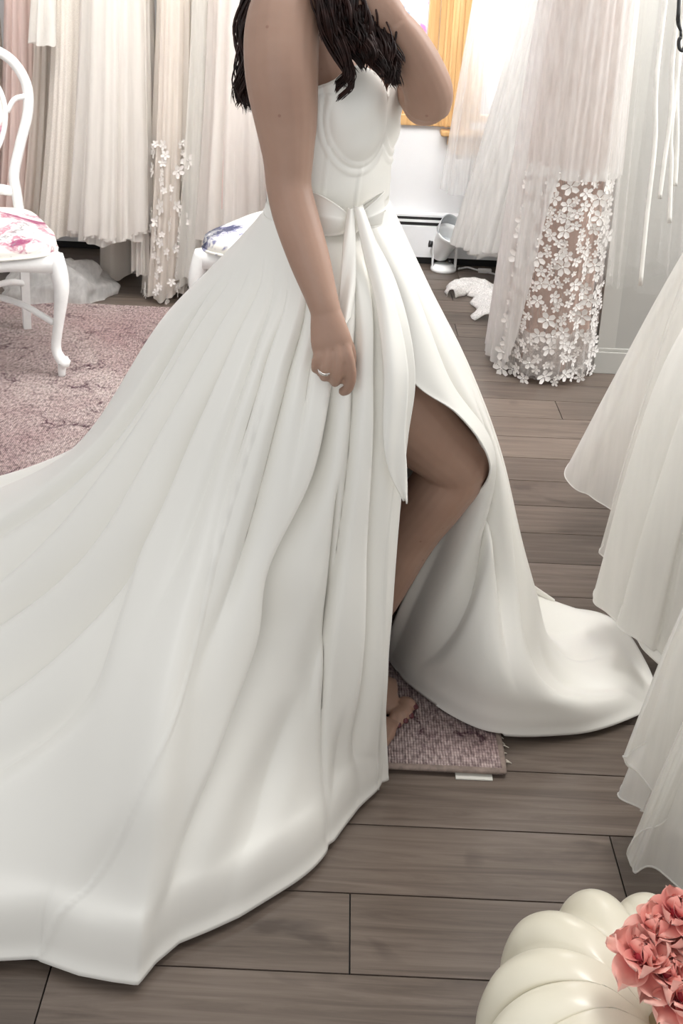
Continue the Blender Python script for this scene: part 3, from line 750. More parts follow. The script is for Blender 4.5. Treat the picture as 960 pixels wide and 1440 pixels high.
bodice_hanger(t, px(795, 4.2, 60), 4.33, M['lining_white'])
# the blush gown with lace flowers
TX = np.array(at(835, -30, 3.10)); HX = at(765, 505, 3.42)
t = thing('wedding_gown', 'blush gown under white tulle with large lace flowers beside the grey wall', 'gown', (TX[0], 3.12, 0), WIN)
def lg(name, mat, grow, zt, zb, amp, freq, seed, hw=.008):
    return skirt(name, M[mat], t, (TX[0], 3.12), (HX[0] - .01, 3.42), (.11 + grow, .10 + grow), (.168 + grow, .20 + grow), zt, zb, amp, freq, seed, nu=220, nv=70, flare=.85, hemwave=hw)
lg('lining', 'lining_blush', -.022, 1.42, .05, .006, 9, 41)
o, P = lg('lace_skirt', 'tulle_lace', 0, 1.42, .02, .008, 12, 42)
Nn = normals(P); PP = P
def okf(i, j):
    p = PP[i, j]
    return p[1] < 3.42 + .02 and (CP - p) / np.linalg.norm(CP - p) @ (Nn[i, j] if Nn[i, j] @ (p - np.array([HX[0], 3.3, p[2]])) > 0 else -Nn[i, j]) > .30 and (p[2] < .74)
scatter_flowers(t, P, Nn, facing(P, Nn, okf), 290, .010, .030, 11, M['applique'], .70)
# white over-layer, long on the window side and cut off above the blush on the wall side
nu, nv = 200, 60; a = np.linspace(0, 2 * np.pi, nu, endpoint=False); P2 = np.zeros((nu, nv, 3)); pl = pleat_noise(nu, 1, 20, 44)
z_cut = at(830, 256, 3.12)[2]
for j in range(nv):
    q = j / (nv - 1)
    side = sm(np.cos(a), -.80, -.30)                       # 0 on the window side, 1 on the wall side
    zl = .03 * (1 - side) + z_cut * side; z = 1.44 + (zl - 1.44) * q; e = ((1.44 - z) / 1.42) ** .85
    k = .018 + .010 * pl * (.4 + .6 * e)
    P2[:, j, 0] = TX[0] * (1 - e) + (HX[0] - .01) * e + np.cos(a) * (.11 + .065 * e + k)
    P2[:, j, 1] = 3.12 * (1 - e) + 3.42 * e + np.sin(a) * (.10 + .10 * e + k)
    P2[:, j, 2] = z
MB().grid(P2, True).make('overskirt', M['tulle_over'], t)
# lace hem frill
Ph = P[:, -9:].copy(); i_ = np.arange(P.shape[0])
for j in range(9): Ph[:, j] += Nn[:, -9 + j] * (.006 + .010 * (j / 8) * (1 + np.sin(i_ * .9 + j * .4)))[:, None]; Ph[:, j, 2] = np.maximum(Ph[:, j, 2] - .002, .006)
MB().grid(Ph, True).make('hem_lace', M['lace_white'], t)
bodice_hanger(t, TX[0], 3.12, M['lining_white'])
rail('metal clothes rail by the grey wall holding the lace gown', (TX[0] - .12, 3.12, RAILZ), (1.45, 3.12, RAILZ))
# lace train lying out on the floor
cl = [fl(x, y) for x, y in ((714, 452), (690, 420), (668, 408), (646, 410), (634, 420))]
wd = [.13, .085, .075, .06, .02]; g = np.zeros((50, 22, 3)); cc = herm(np.arange(5), np.array(cl), np.linspace(0, 4, 50)); ww = herm(np.arange(5), np.array(wd), np.linspace(0, 4, 50))
for i in range(50):
    tg = cc[min(i + 1, 49)] - cc[max(i - 1, 0)]; tg /= np.linalg.norm(tg); nr = np.array([-tg[1], tg[0], 0])
    for j in range(22):
        q = j / 21 * 2 - 1; p = cc[i] + nr * q * ww[i] * (1 + .12 * math.sin(i * .9) * abs(q)); n_ = mnoise.noise((p[0] * 26, p[1] * 26, 0))
        g[i, j] = (p[0], p[1], .006 + .05 * (1 - abs(q) ** 3) * (.75 + .45 * n_))
o = MB().grid(g).make('lace_train', M['lace_white'], t); mod(o, 'SOLIDIFY', thickness=.003)
# thin veil and satin ribbons over the grey wall
t = thing('veil', 'thin grey-white tulle veil with loose satin ribbons over the grey wall', 'veil', (px(920, 3.1, 0), 3.12, 0))
for k in range(2):
    skirt('veil_cloth', M['tulle_grey'], t, (px(925, 3.1, 0) + .03, 3.12), (px(925, 3.1, 200) + .03, 3.12), (.10 + .02 * k, .05), (.125 + .03 * k, .09 + .02 * k), 1.62, at(920, 410 - 40 * k, 3.05)[2], .012, 14, 60 + k, flare=1.0)
MB().tube([(px(925, 3.1, 0) + .03, 3.12, 1.60), (px(925, 3.1, 0) + .03, 3.12, 1.80), (px(925, 3.1, 0) + .03, 3.135, RAILZ + .014), (px(925, 3.1, 0) + .03, 3.11, RAILZ + .016), (px(925, 3.1, 0) + .03, 3.10, RAILZ)], [.003] * 5, 6, None, 3).make('hanger', M['ring'], t)
for pts in ([(925, 90), (921, 200), (910, 300), (900, 402)], [(948, 60), (944, 150), (935, 220), (927, 280)], [(947, 150), (944, 230), (941, 314)], [(955, 60), (952, 200), (949, 262)]):
    l = [at(x, y, 3.00) for x, y in pts]; l = [l[0] * (1, 1, 0) + (0, 0, 1.6)] + l
    lx = herm(np.arange(len(l)), np.array(l), np.linspace(0, len(l) - 1, 30)); g = np.stack([lx + (-.0055, .002, 0), lx + (.0055, -.002, 0)], 1)
    o = MB().grid(g).make('ribbon', M['ribbon'], t); mod(o, 'SOLIDIFY', thickness=.0012)
# black strap end and hook at the wall
s0 = at(955, -10, 2.95); t = MB().tube([s0 + (0, 0.16, .55), s0, at(953, 28, 2.95), at(957, 44, 2.95)], [.005, .005, .006, .004], 8, None, 4)
t.tube([at(957, 52, 2.95), at(954, 58, 2.95), at(955, 68, 2.95), at(960, 71, 2.95), at(964, 60, 2.95)], [.005] * 5, 8, None, 4).tube([at(957, 44, 2.95), at(957, 52, 2.95)], [.004, .004], 8)
o = t.make('bag_strap', M['rubber'], origin=s0); tag(o, 'black strap with a small buckle hanging at the top beside the ribbons', 'strap')

# ------------------------------------------------------------------ the bride
Fv = np.array([math.cos(R(26)), -math.sin(R(26)), 0]); Nv = np.array([-math.sin(R(26)), -math.cos(R(26)), 0])   # forward, towards her near side
WC = at(457, 280, 1.55); WZ = WC[2]
person = thing('person', 'dark-haired woman in ivory satin wedding dress, one hand gripping the skirt, other arm raised', 'person', (WC[0], WC[1], 0))
def B(f, n, z): return np.array([WC[0], WC[1], 0]) + Fv * f + Nv * n + np.array([0, 0, z])
TOR = np.array([  # z, forward offset, half depth, half width
    (.78, -.005, .092, .125), (.86, -.008, .094, .128), (.94, .002, .080, .116), (1.01, .006, .073, .107), (1.07, .004, .075, .111), (1.13, .0, .079, .117),
    (1.18, -.006, .083, .121), (1.23, -.016, .080, .130), (1.27, -.022, .070, .142), (1.305, -.026, .058, .120), (1.335, -.024, .050, .068), (1.37, -.014, .047, .050), (1.44, .006, .046, .047)])
body = MB()
def tor(z): return herm(TOR[:, 0], TOR[:, 1:], np.atleast_1d(z))
ph = np.linspace(0, 2 * np.pi, 40, endpoint=False); zq = np.linspace(.78, 1.44, 60); tq = tor(zq)
g = np.array([[B(o + a * math.cos(p), b * math.sin(p), z) for z, (o, a, b) in zip(zq, tq)] for p in ph])
body.grid(g, True); n0 = len(body.v)
body.add([B(0, 0, .76), B(.006, 0, 1.45)], []); nz = 60
k0 = n0 - 40 * nz
body.f += [[n0, k0 + ((i + 1) % 40) * nz, k0 + i * nz] for i in range(40)] + [[n0 + 1, k0 + i * nz + nz - 1, k0 + ((i + 1) % 40) * nz + nz - 1] for i in range(40)]
# near arm, hanging, hand on the skirt
A = lambda l: [at(*p) for p in l]
arm = A([(432, -6, 1.50), (410, 4, 1.455), (397, 42, 1.425), (396, 105, 1.405), (402, 170, 1.40), (405, 222, 1.395), (406, 262, 1.39), (416, 305, 1.375), (435, 365, 1.35), (451, 415, 1.335), (458, 438, 1.328)])
body.tube(arm, [.040, .048, .050, .0485, .042, .034, .0305, .0305, .0275, (.022, .0225), (.0205, .018)], 20, (1, 0, 0), 4)
wr = at(458, 438, 1.328)
palm = [wr, at(462, 462, 1.322), at(466, 482, 1.319), at(468, 495, 1.323), at(469, 505, 1.332)]
body.tube(palm, [(.0205, .017), (.025, .015), (.0278, .0128), (.0262, .0100), (.022, .007)], 20, (1, 0.06, 0.14), 4)
FNG = [  # knuckle, middle joint, end joint, tip as picture point + depth
    ([(483, 476, 1.3175), (489, 502, 1.3135), (493, 528, 1.318), (489, 546, 1.328), (481, 551, 1.340)], .0079),
    ([(473, 478, 1.3140), (475, 504, 1.3105), (474, 526, 1.312), (471, 537, 1.324), (472, 530, 1.342)], .0077),
    ([(462, 478, 1.3140), (460.5, 504, 1.3105), (457, 522, 1.312), (456, 530, 1.326), (459, 522, 1.343)], .0073),
    ([(452, 476, 1.3175), (447.5, 500, 1.3145), (444, 512, 1.318), (444, 519, 1.328), (449, 513, 1.343)], .0066)]
for pts, r in FNG:
    body.tube(A(pts), [r * .75, r * 1.10, r * 1.02, r * .94, r * .82], 12, None, 5)
body.tube(A([(478, 470, 1.335), (490, 495, 1.348), (490, 520, 1.358), (484, 538, 1.360)]), [.012, .0105, .0095, .008], 12, None, 4)
# far arm: elbow out, hand up to the face
fs = B(.0, -.145, 1.265)
el = at(601, 148, 1.50)
fw = at(553, 28, 1.43)
body.tube([fs, (fs * .6 + el * .4) + (0.03, 0, -.02), (fs * .25 + el * .75) + (.012, 0, -.010), el], [.046, .042, .037, .034], 20, None, 6)
body.tube([el + (0, 0, -.004), at(602, 128, 1.485), at(588, 92, 1.465), at(570, 55, 1.445), fw], [.0325, .0345, .0325, .027, (.021, .020)], 20, None, 5)
body.tube([fw, at(536, 10, 1.425), at(520, -6, 1.42), at(506, -20, 1.42)], [(.022, .018), (.027, .018), (.029, .016), (.026, .013)], 18, (.4, .2, 1), 4)
for pts, r in (([(512, 2, 1.412), (496, 2, 1.402), (484, -6, 1.405), (480, -16, 1.415)], .0085), ([(509, -8, 1.410), (491, -10, 1.398), (479, -18, 1.403), (478, -28, 1.413)], .0088),
               ([(506, -20, 1.410), (489, -24, 1.400), (479, -32, 1.405), (480, -42, 1.414)], .0083), ([(504, -31, 1.414), (491, -36, 1.406), (484, -43, 1.41), (485, -51, 1.416)], .0072), ([(530, -8, 1.44), (516, -26, 1.458), (503, -42, 1.465), (496, -52, 1.46)], .0098)):
    body.tube(A(pts), [r * 1.05, r, r * .93, r * .8], 12, None, 5)
# leg seen through the slit
hip = B(.0, .075, .86)
knee = at(638, 648, 1.60); ank = at(462, 950, 1.67)
body.tube([hip, hip * .55 + knee * .45 + (.0, -.02, .015), hip * .22 + knee * .78 + (0, -.012, .010), knee, knee * .86 + ank * .14 + (.004, 0, 0), knee * .68 + ank * .32 + (-.006, .010, 0), knee * .4 + ank * .6, knee * .12 + ank * .88, ank],
          [.088, .082, .067, .058, .054, .054, .044, .031, .029], 24, None, 5)
body.ball(knee + (.012, -.010, .004), (.048, .046, .052))
ft = fl(556, 1004)
foot = [ank + (-.045, .0, -.015), ank + (.0, -.008, -.018), ank * .55 + np.array([ft[0], ft[1], .045]) * .45, np.array([ft[0] - .005, ft[1] + .006, .031])]
body.tube(foot, [(.026, .026), (.032, .033), (.037, .026), (.043, .016)], 18, (-.35, -.9, 0), 4)
TOE = [(580, 996, .0125), (576, 1008, .0098), (569, 1015, .0092), (560, 1021, .0086), (550, 1024, .0080)]
nails = []
for (x, y, r) in TOE:
    tp = fl(x, y, .013 + r); st = np.array([ft[0], ft[1], .030]) + (tp - np.array([ft[0], ft[1], tp[2]])) * (.35, .35, 0)
    d = (tp - st); d[2] = 0; d /= np.linalg.norm(d)
    body.tube([st, st * .4 + tp * .6 + (0, 0, .006), tp], [r * .95, r * .9, r * .88], 12, None, 4); nails.append((tp, d, r))
# standing leg, inside the skirt
h2 = B(-.005, -.075, .86); f2 = B(-.05, -.08, .0)
body.tube([h2, B(.0, -.078, .68), B(.012, -.078, .48), B(.0, -.08, .40), B(-.02, -.08, .30), B(-.035, -.08, .15), B(-.045, -.08, .07)], [.088, .076, .054, .049, .051, .034, .031], 20, (1, 0, 0), 4)
body.tube([B(-.085, -.08, .040), B(-.04, -.08, .05), B(.05, -.085, .036), B(.13, -.09, .026)], [(.022, .026), (.031, .036), (.036, .024), (.036, .012)], 16, Nv, 4)
# neck and head
hd = B(.040, .0, 1.520); hq = Fv * .94 + Nv * .34; hq /= np.linalg.norm(hq); hs = np.cross((0, 0, 1.0), hq)
def Hd(f, s_, u): return hd + hq * f + hs * s_ + np.array([0, 0, u])
body.tube([B(-.020, 0, 1.31), B(-.004, 0, 1.37), B(.012, 0, 1.42), Hd(-.02, 0, -.05)], [.062, .054, .052, .056], 18, None, 3)
def ell(c, rf, rs, ru):
    n = len(body.v); t_ = MB().ball((0, 0, 0), 1, 24, 16); body.add([c + hq * v[0] * rf + hs * v[1] * rs + np.array([0, 0, v[2] * ru]) for v in t_.v], t_.f)
ell(Hd(-.012, 0, .025), .094, .074, .092); ell(Hd(.030, 0, -.045), .055, .055, .068); ell(Hd(.058, 0, -.096), .024, .026, .019)
body.tube([Hd(.082, 0, .012), Hd(.093, 0, -.012), Hd(.104, 0, -.036), Hd(.090, 0, -.044)], [.008, .010, .0125, .011], 10, None, 3)
for s_ in (-1, 1):
    ell(Hd(-.010, .074 * s_, -.012), .016, .007, .029); ell(Hd(.074, .012 * s_, -.040), .010, .007, .007)
    ell(Hd(.066, .030 * s_, .024), .014, .024, .008); ell(Hd(.030, .034 * s_, -.030), .044, .034, .040)
ell(Hd(.083, 0, -.066), .010, .022, .006); ell(Hd(.080, 0, -.076), .011, .020, .007)
tmp = body.make('body_raw', M['skin'])
tmp.location = (0, 0, 0)
rm = mod(tmp, 'REMESH', mode='VOXEL', voxel_size=0.0027); mod(tmp, 'SMOOTH', factor=0.5, iterations=3)
dg = bpy.context.evaluated_depsgraph_get(); ev = tmp.evaluated_get(dg); me = bpy.data.meshes.new_from_object(ev, depsgraph=dg)
bpy.data.objects.remove(tmp)
me.transform(Matrix.Translation(-Vector(ORG[person]))); me.polygons.foreach_set('use_smooth', [True] * len(me.polygons)); me.materials.clear(); me.materials.append(M['skin'])
bo = bpy.data.objects.new('body', me); COL.objects.link(bo); bo.parent = person; ORG[bo] = ORG[person]
for tp, d, r in nails:
    c = tp + d * r * .35 + np.array([0, 0, r * .62]); q = MB().ball((0, 0, 0), 1, 10, 6)
    sd = np.array([-d[1], d[0], 0]); up = np.array([0, 0, 1.0]) * .8 + d * .6; up /= np.linalg.norm(up); fd = np.cross(sd, up)
    MB().add([c + fd * v[0] * r * .62 + sd * v[1] * r * .58 + up * v[2] * r * .22 for v in q.v], q.f).make('toenail', M['nail'], bo, label='dark red toenail')
for s_ in (-1, 1):
    MB().ball(Hd(.0695, .030 * s_, .006), (.0115, .0115, .0066), 14, 10).make('eye', M['eye'], bo)
    MB().ball(Hd(.0785, .030 * s_, .006), (.0040, .0040, .0050), 10, 8).make('iris', M['iris'], bo, label='dark brown iris')
    MB().tube([Hd(.080, .016 * s_, .023), Hd(.081, .030 * s_, .028), Hd(.070, .046 * s_, .024)], [.0022, .0028, .0012], 6, None, 4).make('eyebrow', M['brow'], bo, label='dark eyebrow')
    MB().tube([Hd(.076, .019 * s_, .010), Hd(.0815, .030 * s_, .0155), Hd(.074, .042 * s_, .010)], [.0012, .0016, .0010], 6, None, 4).make('lash_line', M['brow'], bo)
MB().tube([Hd(.084, -.021, -.070), Hd(.092, -.008, -.068), Hd(.093, 0, -.069), Hd(.092, .008, -.068), Hd(.084, .021, -.070)], [(.002, .002), (.0045, .004), (.004, .004), (.0045, .004), (.002, .002)], 10, (0, 0, 1), 4).make('lips', M['lip'], bo, label='rose lips')
# ring on the third finger
c = at(456.5, 524.5, 1.3165); axr = at(456, 530, 1.326) - at(457, 512, 1.314); axr /= np.linalg.norm(axr)
c = at(457.3, 519, 1.3145)
MB().lathe([(.0088, -.0022), (.0103, -.0022), (.0105, 0), (.0103, .0022), (.0088, .0022), (.0088, -.0022)], c, axr, 28).make('ring', M['ring'], person, label='silver ring on the finger')

# hair: many wavy locks
hair = MB()
def lock(pts, r, amp, wl, ph0, seg=6, n=26):
    pts = np.array(pts, float); q = herm(np.arange(len(pts)), pts, np.linspace(0, len(pts) - 1, n)); s_ = np.linspace(0, 1, n)
    q[:, 0] += amp * np.sin(s_ * wl + ph0) * (s_ * .9 + .1); q[:, 1] += amp * np.cos(s_ * wl * 1.1 + ph0) * (s_ * .9 + .1)
    hair.tube(q, [(max(.0006, r * (1 - .85 * x ** 2.5)) * (.25 if x > .97 else 1),) * 2 for x in s_], seg)
hr = np.random.default_rng(4)
def locks(paths, cnt, sp, r, amp, wl):
    """wavy hair in clumps whose strands run together at the tips"""
    per = 24
    for _ in range(max(1, cnt // per)):
        p = hr.uniform(0, len(paths) - 1.001); i = int(p); f = p - i
        base = [np.array(at(*a)) * (1 - f) + np.array(at(*b)) * f for a, b in zip(paths[i], paths[i + 1])]
        oc = hr.normal(0, sp, 3); lng = hr.uniform(.72, 1.03); ph_ = hr.uniform(0, 6.28); am = amp * hr.uniform(.8, 1.4); nk = len(base) - 1
        base = [b + oc * (.25 + .75 * k / nk) for k, b in enumerate(base)]; base[-1] = base[-2] * (1 - lng) + base[-1] * lng
        for _ in range(per):
            o = hr.normal(0, 1, 3) * sp * 1.15
            pts = [b + o * (.5, .9, 1.0, .85, .5, .3)[min(5, int(round(k * 5 / nk)))] for k, b in enumerate(base)]
            e = hr.uniform(.85, 1.05); pts[-1] = pts[-2] * (1 - e) + pts[-1] * e
            lock(pts, r * hr.uniform(.6, 1.2), am * hr.uniform(.85, 1.15), wl, ph_ + hr.normal(0, .25))
# behind the near shoulder and down the back
locks([[(415, -120, 1.60), (372, -40, 1.60), (352, 30, 1.59), (346, 95, 1.57), (345, 160, 1.56)], [(420, -120, 1.62), (380, -40, 1.63), (362, 30, 1.62), (356, 95, 1.60), (352, 150, 1.59)], [(430, -120, 1.63), (400, -40, 1.66), (385, 40, 1.67), (375, 100, 1.66), (366, 150, 1.64)]], 330, .0070, .0023, .008, 15)
# front locks lying over the chest
locks([[(450, -110, 1.52), (444, -40, 1.42), (450, 10, 1.398), (470, 62, 1.397), (490, 108, 1.400), (479, 138, 1.402)], [(455, -110, 1.52), (452, -40, 1.42), (462, 10, 1.398), (478, 50, 1.398), (489, 92, 1.402), (488, 118, 1.404)]], 168, .0040, .0019, .006, 12)
locks([[(462, -110, 1.50), (466, -40, 1.42), (474, 10, 1.402), (488, 44, 1.403), (502, 84, 1.402)], [(470, -110, 1.50), (482, -30, 1.42), (496, 14, 1.412), (512, 52, 1.405), (528, 94, 1.404)],
       [(480, -110, 1.50), (498, -30, 1.44), (516, 18, 1.43), (534, 62, 1.420), (544, 106, 1.412)], [(490, -110, 1.50), (512, -20, 1.46), (532, 26, 1.45), (545, 74, 1.435), (555, 126, 1.425)]], 1000, .0062, .0025, .007, 12)
# cap over the skull
t_ = MB().ball((0, 0, 0), 1, 28, 18)
cap = [Hd(-.022, 0, .032) + hq * v[0] * .100 * (1 if v[0] < .5 else .93) + hs * v[1] * .084 + np.array([0, 0, v[2] * .098]) for v in t_.v]
kf = [f for f in t_.f if np.mean([t_.v[i][0] for i in f]) < .62 + .5 * max(0, np.mean([t_.v[i][2] for i in f])) and np.mean([t_.v[i][2] for i in f]) > -.65]
hair.add(cap, kf)
for _ in range(260):
    a = hr.uniform(-2.3, 2.3); st = Hd(-.02, 0, .13); m1 = Hd(-.02 - .098 * math.cos(a * .75), .086 * math.sin(a), .05 + hr.uniform(-.01, .02)); m2 = Hd(-.025 - .088 * math.cos(a * .75), .086 * math.sin(a), -.05)
    e = m2 + np.array([0, 0, -.19]) - hq * .03 + hr.normal(0, .014, 3); lock([st, st * .35 + m1 * .65 + np.array([0, 0, .04]), m1, m2, e], .0055, .004, 8, hr.uniform(0, 6))
for _ in range(26):      # stray single hairs
    x = hr.uniform(325, 470); lock(A([(x + 20, -20, 1.5), (x + hr.uniform(-18, 18), 25, 1.43), (x + hr.uniform(-25, 25), 60, 1.42)]) if x > 395 else A([(370, 10, 1.58), (x + 20, 70, 1.56), (x - 4, hr.uniform(100, 160), 1.55)]), .0006, .006, 9, hr.uniform(0, 6), 4, 18)
hair.make('hair', M['hair'], person, label='long wavy dark brown hair')

# ------------------------------------------------------------------ wedding dress: skirt
def Wp(phi, k=1.0):
    c, s_ = math.cos(R(phi)), math.sin(R(phi)); return B(.004 + .084 * c * k, .117 * s_ * k, WZ - .010 + .006 * c)
RUG = .016
def hem(x, y, z=.012): return fl(x, y, z)
FH = []
near = [
 (22, A([(556, 400, 1.425), (582, 530, 1.402), (572, 610, 1.41), (563, 690, 1.415), (550, 850, 1.43), (539, 985, 1.455)]), hem(547, 1096, .02)),
 (34, A([(530, 400, 1.40), (545, 545, 1.37), (528, 800, 1.38), (520, 985, 1.40)]), hem(530, 1126)),
 (48, A([(498, 400, 1.385), (500, 550, 1.345), (484, 800, 1.35), (474, 1000, 1.36)]), hem(474, 1180)),
 (62, A([(470, 400, 1.38), (455, 550, 1.335), (425, 800, 1.33), (400, 1020, 1.32)]), hem(400, 1243)),
 (78, A([(436, 400, 1.385), (402, 530, 1.34), (352, 770, 1.30), (312, 1040, 1.24)]), hem(290, 1316)),
 (87, A([(419, 400, 1.392), (382, 518, 1.35), (320, 745, 1.305), (268, 1040, 1.222)]), hem(243, 1336)),
 (95, A([(402, 400, 1.40), (362, 505, 1.36), (290, 720, 1.31), (228, 1020, 1.20)]), hem(192, 1387)),
 (103, A([(388, 398, 1.415), (348, 490, 1.38), (262, 700, 1.335), (176, 1000, 1.225)]), hem(112, 1374)),
 (112, A([(374, 395, 1.43), (333, 475, 1.40), (232, 680, 1.36), (120, 980, 1.25)]), hem(48, 1352)),
 (128, A([(352, 390, 1.46), (306, 462, 1.45), (176, 665, 1.43), (20, 900, 1.37)]), np.array([-.80, 1.11, .012])),
 (143, A([(332, 385, 1.50), (283, 450, 1.51), (140, 645, 1.52), (-50, 830, 1.50)]), np.array([-1.25, 1.20, .012])),
 (157, A([(316, 378, 1.54), (262, 440, 1.57), (115, 634, 1.62), (-75, 755, 1.66)]), np.array([-1.65, 1.42, .012])),
 (172, A([(304, 372, 1.60), (246, 430, 1.65), (104, 630, 1.75), (-75, 716, 1.86)]), np.array([-1.80, 1.90, .012])),
 (195, [np.array(p) for p in ((-.20, 1.70, .84), (-.28, 1.80, .68), (-.50, 2.02, .36), (-.82, 2.18, .16))], np.array([-1.45, 2.30, .02])),
 (225, [np.array(p) for p in ((-.10, 1.74, .84), (-.15, 1.84, .68), (-.27, 2.04, .36), (-.40, 2.16, .15))], np.array([-.66, 2.36, .02])),
 (260, [np.array(p) for p in ((.00, 1.75, .84), (.01, 1.84, .68), (.02, 1.98, .36), (.02, 2.06, .15))], np.array([.00, 2.22, .02])),
 (290, [np.array(p) for p in ((.08, 1.72, .84), (.12, 1.80, .68), (.20, 1.93, .36), (.26, 2.01, .15))], np.array([.36, 2.14, .01])),
]
far = [
 (304, [at(592, 400, 1.74), at(640, 510, 1.82), at(686, 650, 1.92), at(708, 790, 1.98)], hem(752, 850)),
 (311, [at(595, 400, 1.73), at(645, 510, 1.80), at(692, 650, 1.89), at(714, 790, 1.95)], hem(806, 850)),
 (318, [at(598, 400, 1.72), at(649, 510, 1.78), at(702, 650, 1.86), at(722, 800, 1.91), fl(772, 888, .03)], hem(868, 884)),
 (325, [at(600, 400, 1.70), at(653, 510, 1.76), at(705, 650, 1.83), at(734, 815, 1.85), fl(800, 925, .035)], hem(906, 938)),
 (332, [at(600, 400, 1.67), at(655, 510, 1.73), at(707, 650, 1.79), at(743, 825, 1.79), at(776, 930, 1.76)], hem(917, 984)),
 (340, [at(599, 400, 1.62), at(655, 510, 1.67), at(706, 650, 1.73), at(738, 800, 1.72), at(770, 940, 1.665)], hem(890, 1010)),
 (348, [at(595, 400, 1.56), at(650, 515, 1.59), at(703, 650, 1.66), at(726, 800, 1.66), at(748, 955, 1.60)], hem(800, 1031)),
 (355, [at(588, 400, 1.50), at(641, 520, 1.51), at(698, 643, 1.59), at(692, 800, 1.62), at(676, 955, 1.585)], hem(676, 1037)),
 (370, [at(572, 400, 1.455), at(615, 522, 1.445), at(692, 642, 1.555), at(654, 780, 1.62), at(596, 915, 1.665)], hem(572, 971)),
 (384, [at(546, 400, 1.445), at(578, 534, 1.418), at(640, 581, 1.45), at(687, 652, 1.52), at(628, 738, 1.665), at(562, 850, 1.73)], hem(540, 918, .018)),
]
lines = [[Wp(p)] + list(m_) + [h] for p, m_, h in near + far]
NU, NVV = 760, 200
UPOS = [0, 1, 2, 3, 4, 4.5, 5, 5.5] + list(range(6, 25))
G, uq = loft(lines, NU, NVV, UPOS)
vq = np.linspace(0, 1, NVV)[None, :]; U = uq[:, None]
# folds: course (v, position among the control lines), height, width, sharper side, start and end along v
folds = [
 ([(.02, 8.9), (.25, 8.5), (.42, 8.6), (.6, 9.1), (.8, 9.6)], .026, .22, 1, .05, .9),
 ([(.02, 8.2), (.25, 7.85), (.42, 7.8), (.56, 8.1), (.75, 8.8)], .034, .26, -1, .05, .95),
 ([(.02, 7.3), (.28, 6.95), (.45, 6.97), (.6, 7.6), (.75, 8.1)], .040, .28, -1, .05, .95),
 ([(.02, 6.4), (.28, 6.05), (.45, 6.1), (.58, 6.55), (.7, 7.05), (.92, 7.5)], .042, .26, -1, .04, 1.0),
 ([(.35, 6.12), (.55, 6.05), (.67, 6.05), (.8, 6.6), (.95, 6.9)], .026, .22, -1, .40, 1.0),
 ([(.02, 5.7), (.25, 5.3), (.5, 5.35), (.7, 5.7)], .013, .24, 1, .04, .62),
 ([(.02, 5.0), (.25, 4.7), (.5, 4.75), (.7, 5.1)], .013, .20, -1, .04, .50),
 ([(.02, 4.3), (.25, 4.05), (.45, 4.15), (.65, 4.6)], .023, .24, 1, .04, .66),
 ([(.02, 3.6), (.25, 3.4), (.4, 3.5)], .012, .18, -1, .04, .42),
 ([(.02, 2.7), (.2, 2.75), (.35, 2.9), (.5, 3.45), (.6, 3.4), (.72, 3.75), (.88, 4.5), (1, 4.8)], .038, .24, 1, .15, 1.0),
 ([(.02, 2.0), (.3, 1.95), (.5, 2.1), (.7, 2.5), (.9, 2.9)], .022, .22, -1, .05, .80),
 ([(.02, 1.3), (.3, 1.35), (.6, 1.2), (.9, 1.25), (1, 1.3)], .022, .24, 1, .05, 1.05),
 ([(.62, 2.5), (.85, 3.2), (1, 3.9)], .030, .30, -1, .70, 1.05),
 ([(.70, 1.6), (.9, 1.9), (1, 2.2)], .016, .25, 1, .75, 1.05),
 ([(.72, 5.0), (.9, 5.5), (1, 5.7)], .022, .35, 1, .75, 1.05),
 ([(0, 10.6), (1, 10.8)], .03, .3, 1, .1, 1), ([(0, 11.4), (1, 11.6)], .03, .3, 1, .1, 1), ([(0, 12.3), (1, 12.4)], .03, .3, 1, .1, 1), ([(0, 13.2), (1, 13.3)], .03, .3, 1, .1, 1),
 ([(0, 21.2), (.35, 21.5), (.55, 22.1), (.75, 22.5), (.95, 23.0)], .026, .22, -1, .30, 1.0),
 ([(0, 22.6), (.25, 22.5), (.5, 22.3), (.75, 21.6), (1, 21.3)], .020, .24, 1, .04, .95),
 ([(0, 20.3), (.4, 20.6), (.7, 20.9), (1, 20.3)], .022, .28, 1, .06, 1.0),
 ([(0, 19.4), (.5, 19.6), (.8, 19.4), (1, 18.9)], .012, .22, -1, .06, .8),
 ([(.70, 20.2), (.85, 19.6), (1, 19.3)], .034, .26, -1, .76, 1.05), ([(.7, 18.9), (.86, 18.2), (1, 17.8)], .030, .28, 1, .76, 1.0), ([(.75, 17.2), (1, 16.8)], .02, .2, -1, .8, 1.0),
]
disp = np.zeros_like(G[..., 0])
for i, (crs, h, wd_, sd_, va, vb) in enumerate(folds):
    crs = np.array(crs); vv = np.clip(vq[0], crs[0, 0], crs[-1, 0]); uc = herm(crs[:, 0], crs[:, 1], vv)[None, :] + .04 * np.sin(vq * 9 + i * 1.7) * vq
    x = (U - uc) / (wd_ * (.55 + .75 * vq)); sk = np.where(x * sd_ > 0, .50, 1.5)
    env = sm(vq, va, va + .16) * (1 - sm(vq, vb - .22, vb)) * (1 - .45 * sm(vq, .7, 1.0))
    disp += h * env * np.exp(-np.abs(x / sk) ** 1.7)
# the fold pinched under the fingers, running down from the hand
disp += .022 * np.exp(-((U - (2.42 - .25 * vq)) / .075) ** 2) * sm(vq, .36, .44) * (1 - .8 * sm(vq, .5, .95))
# broad swells where the cloth lies out, and small crumples
for j_, (fu, fv, a_) in enumerate(((.9, 7, .010), (1.7, 11, .006), (3.1, 5, .004))):
    disp += a_ * np.sin(U * fu + vq * fv + j_ * 2.1) * sm(vq, .45, .9)
